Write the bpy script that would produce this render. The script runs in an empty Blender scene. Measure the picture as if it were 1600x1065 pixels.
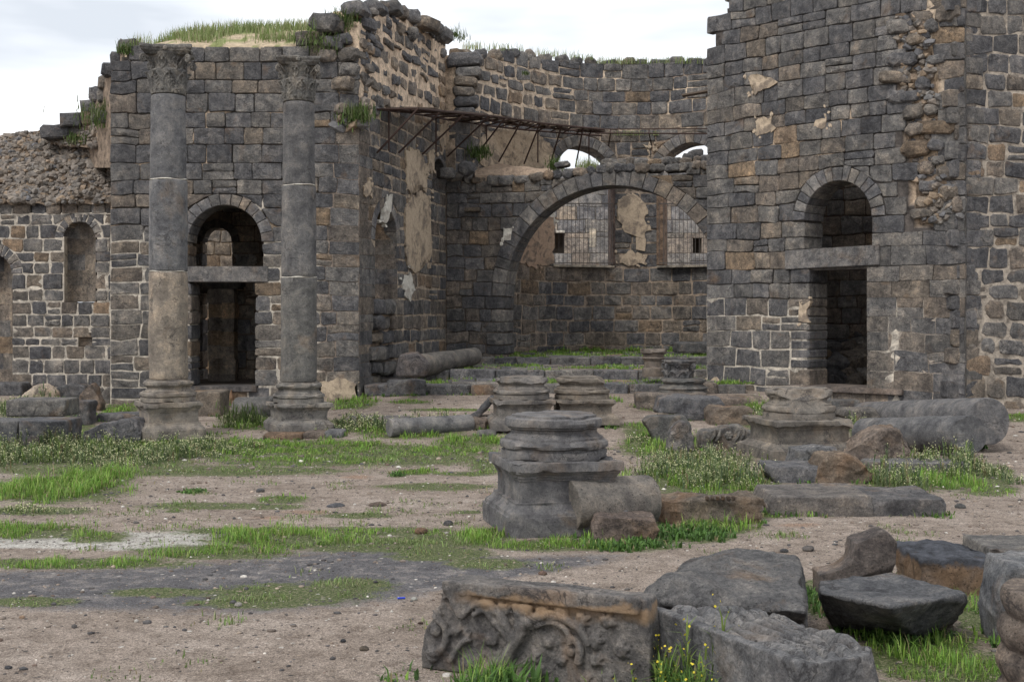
import bpy, bmesh, math, random
import numpy as np
from mathutils import Vector, Matrix, noise
random.seed(7); np.random.seed(7)
R = random
S = bpy.context.scene
COL = S.collection

# ------------------------------------------------------------------ camera, world, sun, exposure
H, F, HZ = 2.2, 2000.0, 490.0          # eye height (m), focal length in photo pixels, horizon row
cam = bpy.data.cameras.new('camera'); co = bpy.data.objects.new('camera', cam); COL.objects.link(co)
co.location = (0, 0, H); co.rotation_euler = (math.radians(90), 0, 0)
cam.sensor_width = 36; cam.lens = 45; cam.shift_y = -(532.5 - HZ) / 1600
cam.clip_start = .1; cam.clip_end = 2000
S.camera = co
SUN_EL, SUN_AZ = math.radians(52), math.radians(215)
w = bpy.data.worlds.new('World'); S.world = w; w.use_nodes = True
nt = w.node_tree; nt.nodes.clear()
wo = nt.nodes.new('ShaderNodeOutputWorld'); bg = nt.nodes.new('ShaderNodeBackground')
sky = nt.nodes.new('ShaderNodeTexSky'); sky.sky_type = 'NISHITA'; sky.sun_disc = False
sky.sun_elevation = SUN_EL; sky.sun_rotation = SUN_AZ; sky.dust_density = 4
tc = nt.nodes.new('ShaderNodeTexCoord'); mp = nt.nodes.new('ShaderNodeMapping'); mp.inputs['Scale'].default_value = (1.2, 1.2, 5)
nz = nt.nodes.new('ShaderNodeTexNoise'); nz.inputs['Scale'].default_value = 1.6; nz.inputs['Detail'].default_value = 5
cr = nt.nodes.new('ShaderNodeValToRGB')
cr.color_ramp.elements[0].position = .40; cr.color_ramp.elements[0].color = (5.5, 5.85, 6.35, 1)
cr.color_ramp.elements[1].position = .58; cr.color_ramp.elements[1].color = (10.6, 10.7, 10.9, 1)
mx = nt.nodes.new('ShaderNodeMix'); mx.data_type = 'RGBA'; mx.inputs['Factor'].default_value = .9
nt.links.new(tc.outputs['Generated'], mp.inputs['Vector']); nt.links.new(mp.outputs[0], nz.inputs['Vector'])
nt.links.new(nz.outputs['Fac'], cr.inputs['Fac'])
nt.links.new(sky.outputs[0], mx.inputs['A']); nt.links.new(cr.outputs[0], mx.inputs['B'])
nt.links.new(mx.outputs['Result'], bg.inputs['Color']); bg.inputs['Strength'].default_value = .1
nt.links.new(bg.outputs[0], wo.inputs[0])
sl = bpy.data.lights.new('sun', 'SUN'); sl.energy = 1.3; sl.angle = math.radians(14); sl.color = (1, .965, .91)
so = bpy.data.objects.new('sun', sl); COL.objects.link(so)
sd = Vector((math.sin(SUN_AZ) * math.cos(SUN_EL), math.cos(SUN_AZ) * math.cos(SUN_EL), math.sin(SUN_EL)))
so.rotation_euler = sd.to_track_quat('Z', 'Y').to_euler(); so.location = (0, 0, 30)
S.view_settings.view_transform = 'Standard'; S.view_settings.look = 'None'
S.view_settings.exposure = 0.6; S.view_settings.gamma = 1; S.view_settings.use_curve_mapping = False

# ------------------------------------------------------------------ measuring helpers
def P(px, py, D): return Vector(((px - 800) * D / F, D, H - (py - HZ) * D / F))
def lerp(a, b, t): return a + (b - a) * t
def sstep(a, b, x):
    t = min(1, max(0, (x - a) / (b - a))); return t * t * (3 - 2 * t)
def fb(v, s=1.0, seed=0.0):
    return noise.noise(Vector((v[0] * s + seed, v[1] * s + seed * .7, v[2] * s - seed)))
def gz(x, D):
    k = lerp(.045, .077, sstep(-5, -2, x))
    z = k * max(0, D - 20.5)
    if D < 21: z = 0
    z = min(z, 1.0 + 0 * D)
    q = Vector((x * .45, D * .45, 3.1))
    z += .035 * noise.noise(q) + .012 * noise.noise(q * 4.1)
    # low bank of turf left of the middle
    return z
def G(px, py):
    """the point of the ground seen at a photo pixel"""
    D = H * F / max(12, (py - HZ))
    for _ in range(12):
        z = gz((px - 800) * D / F, D); D = .5 * D + .5 * (H - z) * F / max(12, (py - HZ))
    return Vector(((px - 800) * D / F, D, gz((px - 800) * D / F, D)))

# ------------------------------------------------------------------ materials
def nodes(name, rough=.9):
    m = bpy.data.materials.new(name); m.use_nodes = True; n = m.node_tree; b = n.nodes['Principled BSDF']
    b.inputs['Roughness'].default_value = rough; b.inputs['Specular IOR Level'].default_value = .25
    return m, n, b
def N(n, t, **kw):
    x = n.nodes.new(t)
    for k, v in kw.items():
        if k in x.inputs: x.inputs[k].default_value = v
        else: setattr(x, k, v)
    return x
def ramp(n, fac, stops):
    r = n.nodes.new('ShaderNodeValToRGB'); e = r.color_ramp.elements
    while len(e) < len(stops): e.new(.5)
    for el, (p, c) in zip(e, stops):
        el.position = p; el.color = (*c, 1) if len(c) == 3 else c
    n.links.new(fac, r.inputs[0]); return r.outputs[0]
def mixc(n, f, a, b, mode='MIX'):
    m = n.nodes.new('ShaderNodeMix'); m.data_type = 'RGBA'; m.blend_type = mode
    for s, v in (('Factor', f), ('A', a), ('B', b)):
        if hasattr(v, 'is_output'): n.links.new(v, m.inputs[s])
        elif isinstance(v, tuple): m.inputs[s].default_value = (*v, 1) if len(v) == 3 else v
        else: m.inputs[s].default_value = v
    return m.outputs['Result']
def coords(n, rnd=True):
    t = N(n, 'ShaderNodeTexCoord')
    if not rnd: return t.outputs['Object']
    oi = N(n, 'ShaderNodeObjectInfo'); mu = N(n, 'ShaderNodeMath', operation='MULTIPLY'); mu.inputs[1].default_value = 37.0
    n.links.new(oi.outputs['Random'], mu.inputs[0])
    v = N(n, 'ShaderNodeVectorMath', operation='ADD'); n.links.new(t.outputs['Object'], v.inputs[0]); n.links.new(mu.outputs[0], v.inputs[1])
    return v.outputs[0]
def noisef(n, c, scale, detail=6, rough=.6, dist=0):
    x = N(n, 'ShaderNodeTexNoise'); x.inputs['Scale'].default_value = scale; x.inputs['Detail'].default_value = detail
    x.inputs['Roughness'].default_value = rough; x.inputs['Distortion'].default_value = dist
    n.links.new(c, x.inputs['Vector']); return x.outputs['Fac']
def bump(n, b, pairs):
    last = None
    for h, st, dist in pairs:
        x = N(n, 'ShaderNodeBump'); x.inputs['Strength'].default_value = st; x.inputs['Distance'].default_value = dist
        n.links.new(h, x.inputs['Height'])
        if last: n.links.new(last, x.inputs['Normal'])
        last = x.outputs[0]
    n.links.new(last, b.inputs['Normal'])

def stone_mat(name, stain=(.24, .15, .08), stain_at=.62, stain_amt=.6, pale=(.30, .27, .23), pale_at=.66, pale_amt=.55, pits=.5, bs=1.0, smear=None, soft=1.0):
    """weathered basalt: the object's own colour, mottled, with rusty stains, pale lichen and gas pits"""
    m, n, b = nodes(name, .9)
    c = coords(n); oi = N(n, 'ShaderNodeObjectInfo'); geo = N(n, 'ShaderNodeNewGeometry'); wp = geo.outputs['Position']
    f1 = noisef(n, c, 3.2, 8, .7, .3); f2 = noisef(n, c, 34, 6, .8); f3 = noisef(n, c, 1.7, 5, .6, .6); f4 = noisef(n, c, 7.5, 10, .78, .2); f5 = noisef(n, c, 85, 4, .8)
    base = mixc(n, 1.0, oi.outputs['Color'], ramp(n, f1, [(.3, (.5, .5, .53)), (.5, (1, 1, .99)), (.7, (1.65, 1.55, 1.42))]), 'MULTIPLY')
    base = mixc(n, .95 * soft, base, ramp(n, f4, [(.32, (.5, .5, .52)), (.5, (1, 1, 1)), (.68, (1.7, 1.64, 1.56))]), 'MULTIPLY')
    base = mixc(n, .62 * soft, base, ramp(n, f2, [(.32, (.45, .45, .47)), (.5, (1, 1, 1)), (.68, (1.8, 1.76, 1.7))]), 'MULTIPLY')
    base = mixc(n, .28, base, ramp(n, f5, [(.35, (.4, .4, .4)), (.5, (1, 1, 1)), (.65, (1.8, 1.78, 1.75))]), 'MULTIPLY')
    st = ramp(n, f3, [(stain_at - .06, (0, 0, 0)), (stain_at + .1, (stain_amt,) * 3)])
    base = mixc(n, st, base, mixc(n, .8, stain, ramp(n, f4, [(.35, (.45, .4, .36)), (.65, (1.5, 1.5, 1.5))]), 'MULTIPLY'))
    pl = ramp(n, f4, [(pale_at - .02, (0, 0, 0)), (pale_at + .06, (pale_amt,) * 3)])
    base = mixc(n, pl, base, pale)
    if smear is not None:
        w1 = noisef(n, wp, .8, 4, .6); w2 = noisef(n, wp, 6.5, 9, .75, .4)
        ad = N(n, 'ShaderNodeMath', operation='MULTIPLY_ADD'); n.links.new(w1, ad.inputs[0]); ad.inputs[1].default_value = .8; n.links.new(w2, ad.inputs[2])
        base = mixc(n, ramp(n, ad.outputs[0], [(1.0 - smear, (0, 0, 0)), (1.12 - smear, (.8,) * 3)]), base, (.33, .25, .175))
        streak = N(n, 'ShaderNodeMapping'); streak.inputs['Scale'].default_value = (3.2, 3.2, .35); n.links.new(wp, streak.inputs['Vector'])
        base = mixc(n, .55, base, ramp(n, noisef(n, streak.outputs[0], 1.0, 6, .65), [(.35, (.55, .55, .56)), (.55, (1.05, 1.05, 1.04)), (.7, (1.35, 1.3, 1.25))]), 'MULTIPLY')
    cm = N(n, 'ShaderNodeMath', operation='MULTIPLY'); ck = noisef(n, c, 2.3, 9, .62, .5); ck2 = noisef(n, c, 1.3, 2, .5)
    n.links.new(ramp(n, ck, [(.484, (0, 0, 0)), (.497, (1, 1, 1)), (.503, (1, 1, 1)), (.516, (0, 0, 0))]), cm.inputs[0]); n.links.new(ramp(n, ck2, [(.5, (0, 0, 0)), (.6, (.75,) * 3)]), cm.inputs[1])
    base = mixc(n, cm.outputs[0], base, (.035, .033, .035))
    vo2 = N(n, 'ShaderNodeTexVoronoi'); vo2.inputs['Scale'].default_value = 17; n.links.new(c, vo2.inputs['Vector']); s2 = N(n, 'ShaderNodeSeparateColor'); n.links.new(vo2.outputs['Color'], s2.inputs[0])
    base = mixc(n, mixc(n, ramp(n, s2.outputs[0], [(.0, (1, 1, 1)), (.35, (0, 0, 0))]), (0, 0, 0), ramp(n, vo2.outputs['Distance'], [(.12, (.85,) * 3), (.2, (0, 0, 0))])), base, (.03, .028, .03))
    vo = N(n, 'ShaderNodeTexVoronoi'); vo.inputs['Scale'].default_value = 42; n.links.new(c, vo.inputs['Vector'])
    pit = ramp(n, vo.outputs['Distance'], [(.05, (0, 0, 0)), (.25, (1, 1, 1))])
    base = mixc(n, mixc(n, pits, (0, 0, 0), ramp(n, vo.outputs['Distance'], [(.08, (.9,) * 3), (.24, (0, 0, 0))])), base, (.03, .028, .03))
    n.links.new(base, b.inputs['Base Color'])
    bump(n, b, [(f1, .7 * bs, .10), (f4, 1.0 * bs, .07), (f2, .7 * bs, .02), (f5, .3, .005), (pit, .9 * pits, .014)])
    return m
M_WALL = stone_mat('basalt_wall_stone', stain_at=.66, stain_amt=.5, pale_at=.70, pale_amt=.45, pits=.35, smear=-.02)
M_DRESS = stone_mat('dressed_basalt', stain=(.21, .15, .1), stain_at=.6, stain_amt=.4, pale_at=.72, pale_amt=.4, pits=.45, bs=.6, smear=-.14)
M_MOULD = stone_mat('moulded_basalt', soft=.45, stain=(.23, .165, .11), stain_at=.6, stain_amt=.45, pale_at=.72, pale_amt=.4, pits=.6, bs=.28, smear=-.14)
M_SHAFT = stone_mat('column_basalt', soft=.5, stain=(.22, .16, .11), stain_at=.66, stain_amt=.5, pale_at=.70, pale_amt=.5, pits=.8, bs=.55, smear=-.14)
M_ROCK = stone_mat('rock_basalt', stain_at=.63, stain_amt=.55, pale_at=.70, pale_amt=.45, pits=.8, bs=1.0)
M_RUST = stone_mat('stained_rock', stain=(.30, .19, .115), stain_at=.56, stain_amt=.75, pale=(.36, .31, .26), pale_at=.6, pits=.9, bs=1.3)

def crust_mat():
    m = stone_mat('crusted_rock', stain=(.29, .19, .115), stain_at=.47, stain_amt=.8, pale=(.36, .31, .26), pale_at=.62, pits=1, bs=1.4); n = m.node_tree; b = n.nodes['Principled BSDF']
    src = b.inputs['Base Color'].links[0].from_socket; t = N(n, 'ShaderNodeTexCoord'); s_ = N(n, 'ShaderNodeSeparateXYZ'); n.links.new(t.outputs['Object'], s_.inputs[0]); f = noisef(n, t.outputs['Object'], 7, 6, .7)
    ad = N(n, 'ShaderNodeMath', operation='MULTIPLY_ADD'); n.links.new(f, ad.inputs[0]); ad.inputs[1].default_value = .18; n.links.new(s_.outputs[2], ad.inputs[2])
    k = ramp(n, ad.outputs[0], [(.33, (0, 0, 0)), (.37, (1, 1, 1))]); n.links.new(mixc(n, k, src, mixc(n, 1.0, (.085, .09, .105), ramp(n, f, [(.35, (.5, .5, .5)), (.65, (1.9, 1.9, 1.9))]), 'MULTIPLY')), b.inputs['Base Color']); return m
M_CRUST = crust_mat()
def attr_mat(name, rough=.92, bsc=(30, .6, .02), mott=.35, nscale=9, attr='tint'):
    m, n, b = nodes(name, rough); c = coords(n, False)
    a = N(n, 'ShaderNodeAttribute'); a.attribute_name = attr
    f = noisef(n, c, nscale, 8, .7, .3); f2 = noisef(n, c, nscale * 5, 5, .7)
    base = mixc(n, mott, a.outputs['Color'], ramp(n, f, [(.35, (.22, .21, .21)), (.48, (.9, .9, .9)), (.66, (1.6, 1.57, 1.52))]), 'MULTIPLY')
    base = mixc(n, mott * .6, base, ramp(n, f2, [(.3, (.4, .4, .4)), (.7, (1.6, 1.6, 1.6))]), 'MULTIPLY')
    n.links.new(base, b.inputs['Base Color'])
    bump(n, b, [(f, bsc[1], bsc[2] * 2), (f2, bsc[1], bsc[2])])
    return m
M_MORTAR = attr_mat('lime_mortar', mott=.8, nscale=5)
M_RUBBLE = attr_mat('rubble_stone', mott=.6, nscale=5)
M_CLOTH = attr_mat('earth_top', mott=.5)
def plaster_mat(name, a, b_, dirt):
    m, n, b = nodes(name, .93); c = coords(n, False)
    f = noisef(n, c, 2.6, 9, .7, .6); f2 = noisef(n, c, 14, 8, .75); f3 = noisef(n, c, 1.1, 6, .6, 1)
    col = mixc(n, f3, a, b_); col = mixc(n, ramp(n, f, [(.48, (0, 0, 0)), (.58, (.85,) * 3)]), col, dirt)
    col = mixc(n, .6, col, ramp(n, f2, [(.3, (.5, .5, .5)), (.6, (1.15, 1.15, 1.15))]), 'MULTIPLY')
    n.links.new(col, b.inputs['Base Color']); bump(n, b, [(f2, .7, .03), (f, .6, .04)]); return m
M_PLASTER = plaster_mat('old_lime_plaster', (.55, .45, .34), (.40, .31, .22), (.19, .155, .125))
M_PLASTER_RED = plaster_mat('reddish_plaster', (.46, .36, .27), (.36, .23, .16), (.15, .125, .105))
M_WHITE = plaster_mat('white_lime_patch', (.70, .68, .62), (.58, .54, .46), (.35, .31, .27))
def flat_mat(name, col, rough=.8, var=.4, scale=12, metal=0):
    m, n, b = nodes(name, rough); c = coords(n, True); f = noisef(n, c, scale, 6, .7)
    n.links.new(mixc(n, var, col, ramp(n, f, [(.3, (.35, .35, .35)), (.7, (1.6, 1.5, 1.4))]), 'MULTIPLY'), b.inputs['Base Color'])
    b.inputs['Metallic'].default_value = metal; bump(n, b, [(f, .4, .01)]); return m
M_IRON = flat_mat('rusty_iron', (.055, .035, .03), .8, .5, 30)
M_GRILLE = flat_mat('grey_grille_iron', (.10, .09, .085), .7, .4, 30)
M_WOOD = flat_mat('grey_dry_wood', (.13, .105, .085), .9, .6, 18)
M_INNER = flat_mat('inner_stone', (.19, .165, .145), .95, .8, 3)
M_BLUE = flat_mat('blue_plastic', (.02, .05, .45), .4, .1)

def leaf_mat(name):
    m, n, b = nodes(name, .6); a = N(n, 'ShaderNodeAttribute'); a.attribute_name = 'tint'
    n.links.new(a.outputs['Color'], b.inputs['Base Color'])
    tr = N(n, 'ShaderNodeBsdfTranslucent'); n.links.new(a.outputs['Color'], tr.inputs['Color'])
    mxs = N(n, 'ShaderNodeMixShader'); mxs.inputs[0].default_value = .3
    n.links.new(b.outputs[0], mxs.inputs[1]); n.links.new(tr.outputs[0], mxs.inputs[2])
    n.links.new(mxs.outputs[0], n.nodes['Material Output'].inputs[0]); return m
M_LEAF = leaf_mat('plant_tissue')

def ground_mat():
    m, n, b = nodes('gravelly_earth', .95); c = coords(n, False)
    a = N(n, 'ShaderNodeAttribute'); a.attribute_name = 'zones'
    sp = N(n, 'ShaderNodeSeparateColor'); n.links.new(a.outputs['Color'], sp.inputs[0])
    a2 = N(n, 'ShaderNodeAttribute'); a2.attribute_name = 'zones2'
    sp2 = N(n, 'ShaderNodeSeparateColor'); n.links.new(a2.outputs['Color'], sp2.inputs[0])
    big = noisef(n, c, .9, 7, .65, .4); med = noisef(n, c, 5, 8, .7, .2); fine = noisef(n, c, 38, 6, .75); grit = noisef(n, c, 110, 4, .8)
    earth = ramp(n, big, [(.3, (.235, .19, .155)), (.5, (.315, .262, .22)), (.7, (.38, .325, .28))])
    earth = mixc(n, .8, earth, ramp(n, med, [(.32, (.5, .46, .44)), (.5, (1, 1, 1)), (.66, (1.3, 1.3, 1.32))]), 'MULTIPLY')
    dark = ramp(n, med, [(.3, (.085, .082, .088)), (.5, (.13, .126, .132)), (.62, (.24, .22, .21)), (.75, (.36, .32, .29))])
    red = ramp(n, med, [(.3, (.25, .17, .125)), (.7, (.36, .26, .195))])
    green = ramp(n, fine, [(.3, (.05, .07, .025)), (.5, (.10, .13, .045)), (.62, (.2, .18, .12)), (.75, (.3, .25, .2))])
    pale = ramp(n, med, [(.35, (.22, .20, .175)), (.5, (.48, .46, .42)), (.7, (.6, .58, .54))])
    def mask(ch, amt=.6, f=med):
        ad = N(n, 'ShaderNodeMath', operation='MULTIPLY_ADD'); n.links.new(f, ad.inputs[0]); ad.inputs[1].default_value = amt
        n.links.new(ch, ad.inputs[2]); su = N(n, 'ShaderNodeMath', operation='SUBTRACT'); n.links.new(ad.outputs[0], su.inputs[0]); su.inputs[1].default_value = amt * .5
        return ramp(n, su.outputs[0], [(.38, (0, 0, 0)), (.62, (1, 1, 1))])
    col = mixc(n, mask(sp.outputs[0], 1.0), earth, dark)
    col = mixc(n, mask(sp2.outputs[0], 1.2), col, red)
    col = mixc(n, mask(sp.outputs[2], .9), col, pale)
    col = mixc(n, mask(sp.outputs[1], 1.5), col, green)
    vo = N(n, 'ShaderNodeTexVoronoi'); vo.inputs['Scale'].default_value = 17; vo.inputs['Randomness'].default_value = 1; n.links.new(c, vo.inputs['Vector'])
    sc = N(n, 'ShaderNodeSeparateColor'); n.links.new(vo.outputs['Color'], sc.inputs[0])
    peb = mixc(n, ramp(n, sc.outputs[0], [(.0, (1, 1, 1)), (.2, (0, 0, 0))]), (0, 0, 0), ramp(n, vo.outputs['Distance'], [(.25, (1, 1, 1)), (.4, (0, 0, 0))]))
    pc = ramp(n, sc.outputs[1], [(0, (.06, .055, .055)), (.5, (.13, .11, .10)), (.8, (.38, .33, .28)), (1, (.62, .6, .56))])
    col = mixc(n, peb, col, pc)
    vo2 = N(n, 'ShaderNodeTexVoronoi'); vo2.inputs['Scale'].default_value = 75; n.links.new(c, vo2.inputs['Vector'])
    col = mixc(n, .55, col, ramp(n, vo2.outputs['Distance'], [(.0, (1.5, 1.48, 1.45)), (.35, (1, 1, 1)), (.75, (.42, .41, .42))]), 'MULTIPLY')
    col = mixc(n, .8, col, ramp(n, fine, [(.34, (.45, .43, .42)), (.5, (1, 1, 1)), (.64, (1.4, 1.4, 1.4))]), 'MULTIPLY')
    col = mixc(n, .7, col, ramp(n, grit, [(.35, (.4, .4, .4)), (.65, (1.6, 1.58, 1.55))]), 'MULTIPLY')
    n.links.new(col, b.inputs['Base Color'])
    bump(n, b, [(med, .6, .06), (fine, .7, .02), (vo2.outputs['Distance'], .8, -.012)])
    return m
M_GROUND = ground_mat()

# ------------------------------------------------------------------ object helpers
def empty(name, loc=(0, 0, 0), rz=0):
    o = bpy.data.objects.new(name, None); COL.objects.link(o); o.location = loc; o.rotation_euler = (0, 0, rz)
    o.empty_display_size = .2; return o
def tag(o, label, cat, group=None, kind=None):
    if label: o['label'] = label
    if cat: o['category'] = cat
    if group: o['group'] = group
    if kind: o['kind'] = kind
    return o
def part(name, me, mat, parent=None, loc=(0, 0, 0), rot=(0, 0, 0), color=None, kind=None, smooth=False):
    if mat is not None and not me.materials: me.materials.append(mat)
    o = bpy.data.objects.new(name, me); COL.objects.link(o); o.location = loc; o.rotation_euler = rot
    if parent is not None: o.parent = parent
    if color is not None: o.color = (*color, 1)
    if kind: o['kind'] = kind
    if smooth: me.polygons.foreach_set('use_smooth', [True] * len(me.polygons))
    return o
def mesh(name, vs, fs):
    me = bpy.data.meshes.new(name); me.from_pydata([tuple(v) for v in vs], [], fs); me.update(); return me
def mesh_bm(name, bm):
    me = bpy.data.meshes.new(name); bm.to_mesh(me); bm.free(); return me
def np_mesh(name, V, Fc, tint=None, smooth=False):
    """V (n,3), Fc (m,k) all k-gons, tint (n,3)"""
    me = bpy.data.meshes.new(name); n, m, k = len(V), len(Fc), Fc.shape[1]
    me.vertices.add(n); me.vertices.foreach_set('co', np.asarray(V, np.float32).ravel())
    me.loops.add(m * k); me.loops.foreach_set('vertex_index', np.asarray(Fc, np.int32).ravel())
    me.polygons.add(m); me.polygons.foreach_set('loop_start', np.arange(0, m * k, k, dtype=np.int32))
    me.update(calc_edges=True)
    if smooth: me.polygons.foreach_set('use_smooth', np.ones(m, bool))
    if tint is not None: set_tint(me, tint)
    return me
def set_tint(me, tint, name='tint'):
    a = me.color_attributes.new(name, 'FLOAT_COLOR', 'POINT')
    t = np.ones((len(me.vertices), 4), np.float32); t[:, :3] = tint; a.data.foreach_set('color', t.ravel())

GREYS = [(.122, .121, .127), (.138, .136, .141), (.158, .154, .153), (.108, .108, .115), (.175, .166, .158), (.145, .14, .137)]
BROWNS = [(.175, .154, .136), (.185, .159, .137), (.165, .15, .136), (.20, .172, .145)]
TANS = [(.23, .175, .125), (.20, .155, .115), (.25, .19, .14)]
def pick(brown=.2, tan=.04, dark=1.0):
    r = R.random()
    c = R.choice(TANS) if r < tan else R.choice(BROWNS) if r < tan + brown else R.choice(GREYS)
    k = R.uniform(.86, 1.18) * dark
    return tuple(x * k for x in c)

# ------------------------------------------------------------------ walls laid stone by stone
class Path:
    def __init__(s, pts):
        s.p = [Vector((a, b)) for a, b in pts]; s.u = [0]
        for a, b in zip(s.p, s.p[1:]): s.u.append(s.u[-1] + (b - a).length)
        ns = []
        for a, b in zip(s.p, s.p[1:]):
            t = (b - a).normalized(); nn = Vector((t.y, -t.x))
            ns.append(nn)
        s.n = [ns[0]] + [(a + b).normalized() for a, b in zip(ns, ns[1:])] + [ns[-1]]
        s.L = s.u[-1]
    def seg(s, u):
        for i in range(len(s.u) - 2):
            if u < s.u[i + 1]: return i
        return len(s.u) - 2
    def map(s, u, v, d=0):
        i = s.seg(u); t = (u - s.u[i]) / (s.u[i + 1] - s.u[i]); tc_ = min(1, max(0, t))
        q = s.p[i] + (s.p[i + 1] - s.p[i]) * t; n_ = (s.n[i] * (1 - tc_) + s.n[i + 1] * tc_).normalized()
        return Vector((q.x + n_.x * d, q.y + n_.y * d, v))
    def upx(s, px):
        k = (px - 800) / F
        best = None
        for i in range(len(s.p) - 1):
            a, b = s.p[i], s.p[i + 1]; da, db = a.x - k * a.y, b.x - k * b.y
            if da * db <= 0 and da != db: return s.u[i] + (s.u[i + 1] - s.u[i]) * da / (da - db)
            for w_, uu in ((abs(da), s.u[i]), (abs(db), s.u[i + 1])):
                if best is None or w_ < best[0]: best = (w_, uu)
        return best[1]
    def uv(s, px, py):
        u = s.upx(px); D = s.map(u, 0).y
        return u, H - (py - HZ) * D / F
    def px(s, u, v):
        q = s.map(u, v); return 800 + q.x / q.y * F, HZ + (H - v) / q.y * F
def pxpath(*a): return Path([((p - 800) * D / F, D) for p, D in a])
def arch(path, px0, px1, py_bot, py_spring, ring=.3, **k):
    u0, u1 = path.upx(px0), path.upx(px1); um = (u0 + u1) / 2; D = path.map(um, 0).y
    return dict(t='arch', u0=u0, u1=u1, vb=H - (py_bot - HZ) * D / F, vs=H - (py_spring - HZ) * D / F, ring=ring, **k)
def rect(path, px0, px1, py_top, py_bot, **k):
    u0, u1 = path.upx(px0), path.upx(px1); D = path.map((u0 + u1) / 2, 0).y
    return dict(t='rect', u0=u0, u1=u1, vb=H - (py_bot - HZ) * D / F, vs=H - (py_top - HZ) * D / F, ring=0, **k)

def stone_mesh(name, poly, path, d_back, d_front, bev, bulge):
    """poly: list of (u,v) of one stone's face; a slightly cushioned block 5n triangles"""
    n = len(poly); cu = sum(p[0] for p in poly) / n; cv = sum(p[1] for p in poly) / n
    o = path.map(cu, cv, 0); vs = []
    for dd, ins in ((d_back, 0), (d_front - bev, 0), (d_front, bev)):
        for (u, v) in poly:
            L = math.hypot(u - cu, v - cv) + 1e-6; k = max(.2, 1 - ins / L)
            jd = R.uniform(-.006, .006) if ins else 0
            vs.append(path.map(cu + (u - cu) * k, cv + (v - cv) * k, dd + jd) - o)
    ou, ov = R.uniform(-.05, .05), R.uniform(-.03, .03)
    vs.append(path.map(cu + ou, cv + ov, d_front + bulge) - o)
    fs = []
    for r in (0, 1):
        for i in range(n):
            j = (i + 1) % n; fs.append((r * n + i, r * n + j, (r + 1) * n + j, (r + 1) * n + i))
    for i in range(n): fs.append((2 * n + i, 2 * n + (i + 1) % n, 3 * n))
    fs.append(tuple(reversed(range(n))))
    return mesh(name, vs, fs), o

def octo(a, b, v0, v1, cham, jit, mids=False):
    c = min(cham, (b - a) * .3, (v1 - v0) * .3); j = lambda: R.uniform(-jit, jit)
    cs = []
    k = [R.uniform(.5, 1.3) * c for _ in range(4)]
    cs += [(a + k[0], v0), ((a + b) / 2 + R.uniform(-.2, .2) * (b - a), v0), (b - k[1], v0), (b, v0 + k[1]), None if not mids else (b, (v0 + v1) / 2), (b, v1 - k[2]), (b - k[2], v1),
           ((a + b) / 2 + R.uniform(-.2, .2) * (b - a), v1), (a + k[3], v1), (a, v1 - k[3]), None if not mids else (a, (v0 + v1) / 2), (a, v0 + k[0])]
    return [(p[0] + j(), p[1] + j()) for p in cs if p]

def interp(pts, x):
    if x <= pts[0][0]: return pts[0][1]
    for (a, b), (c, d) in zip(pts, pts[1:]):
        if x <= c: return b + (d - b) * (x - a) / max(1e-9, c - a)
    return pts[-1][1]

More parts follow.
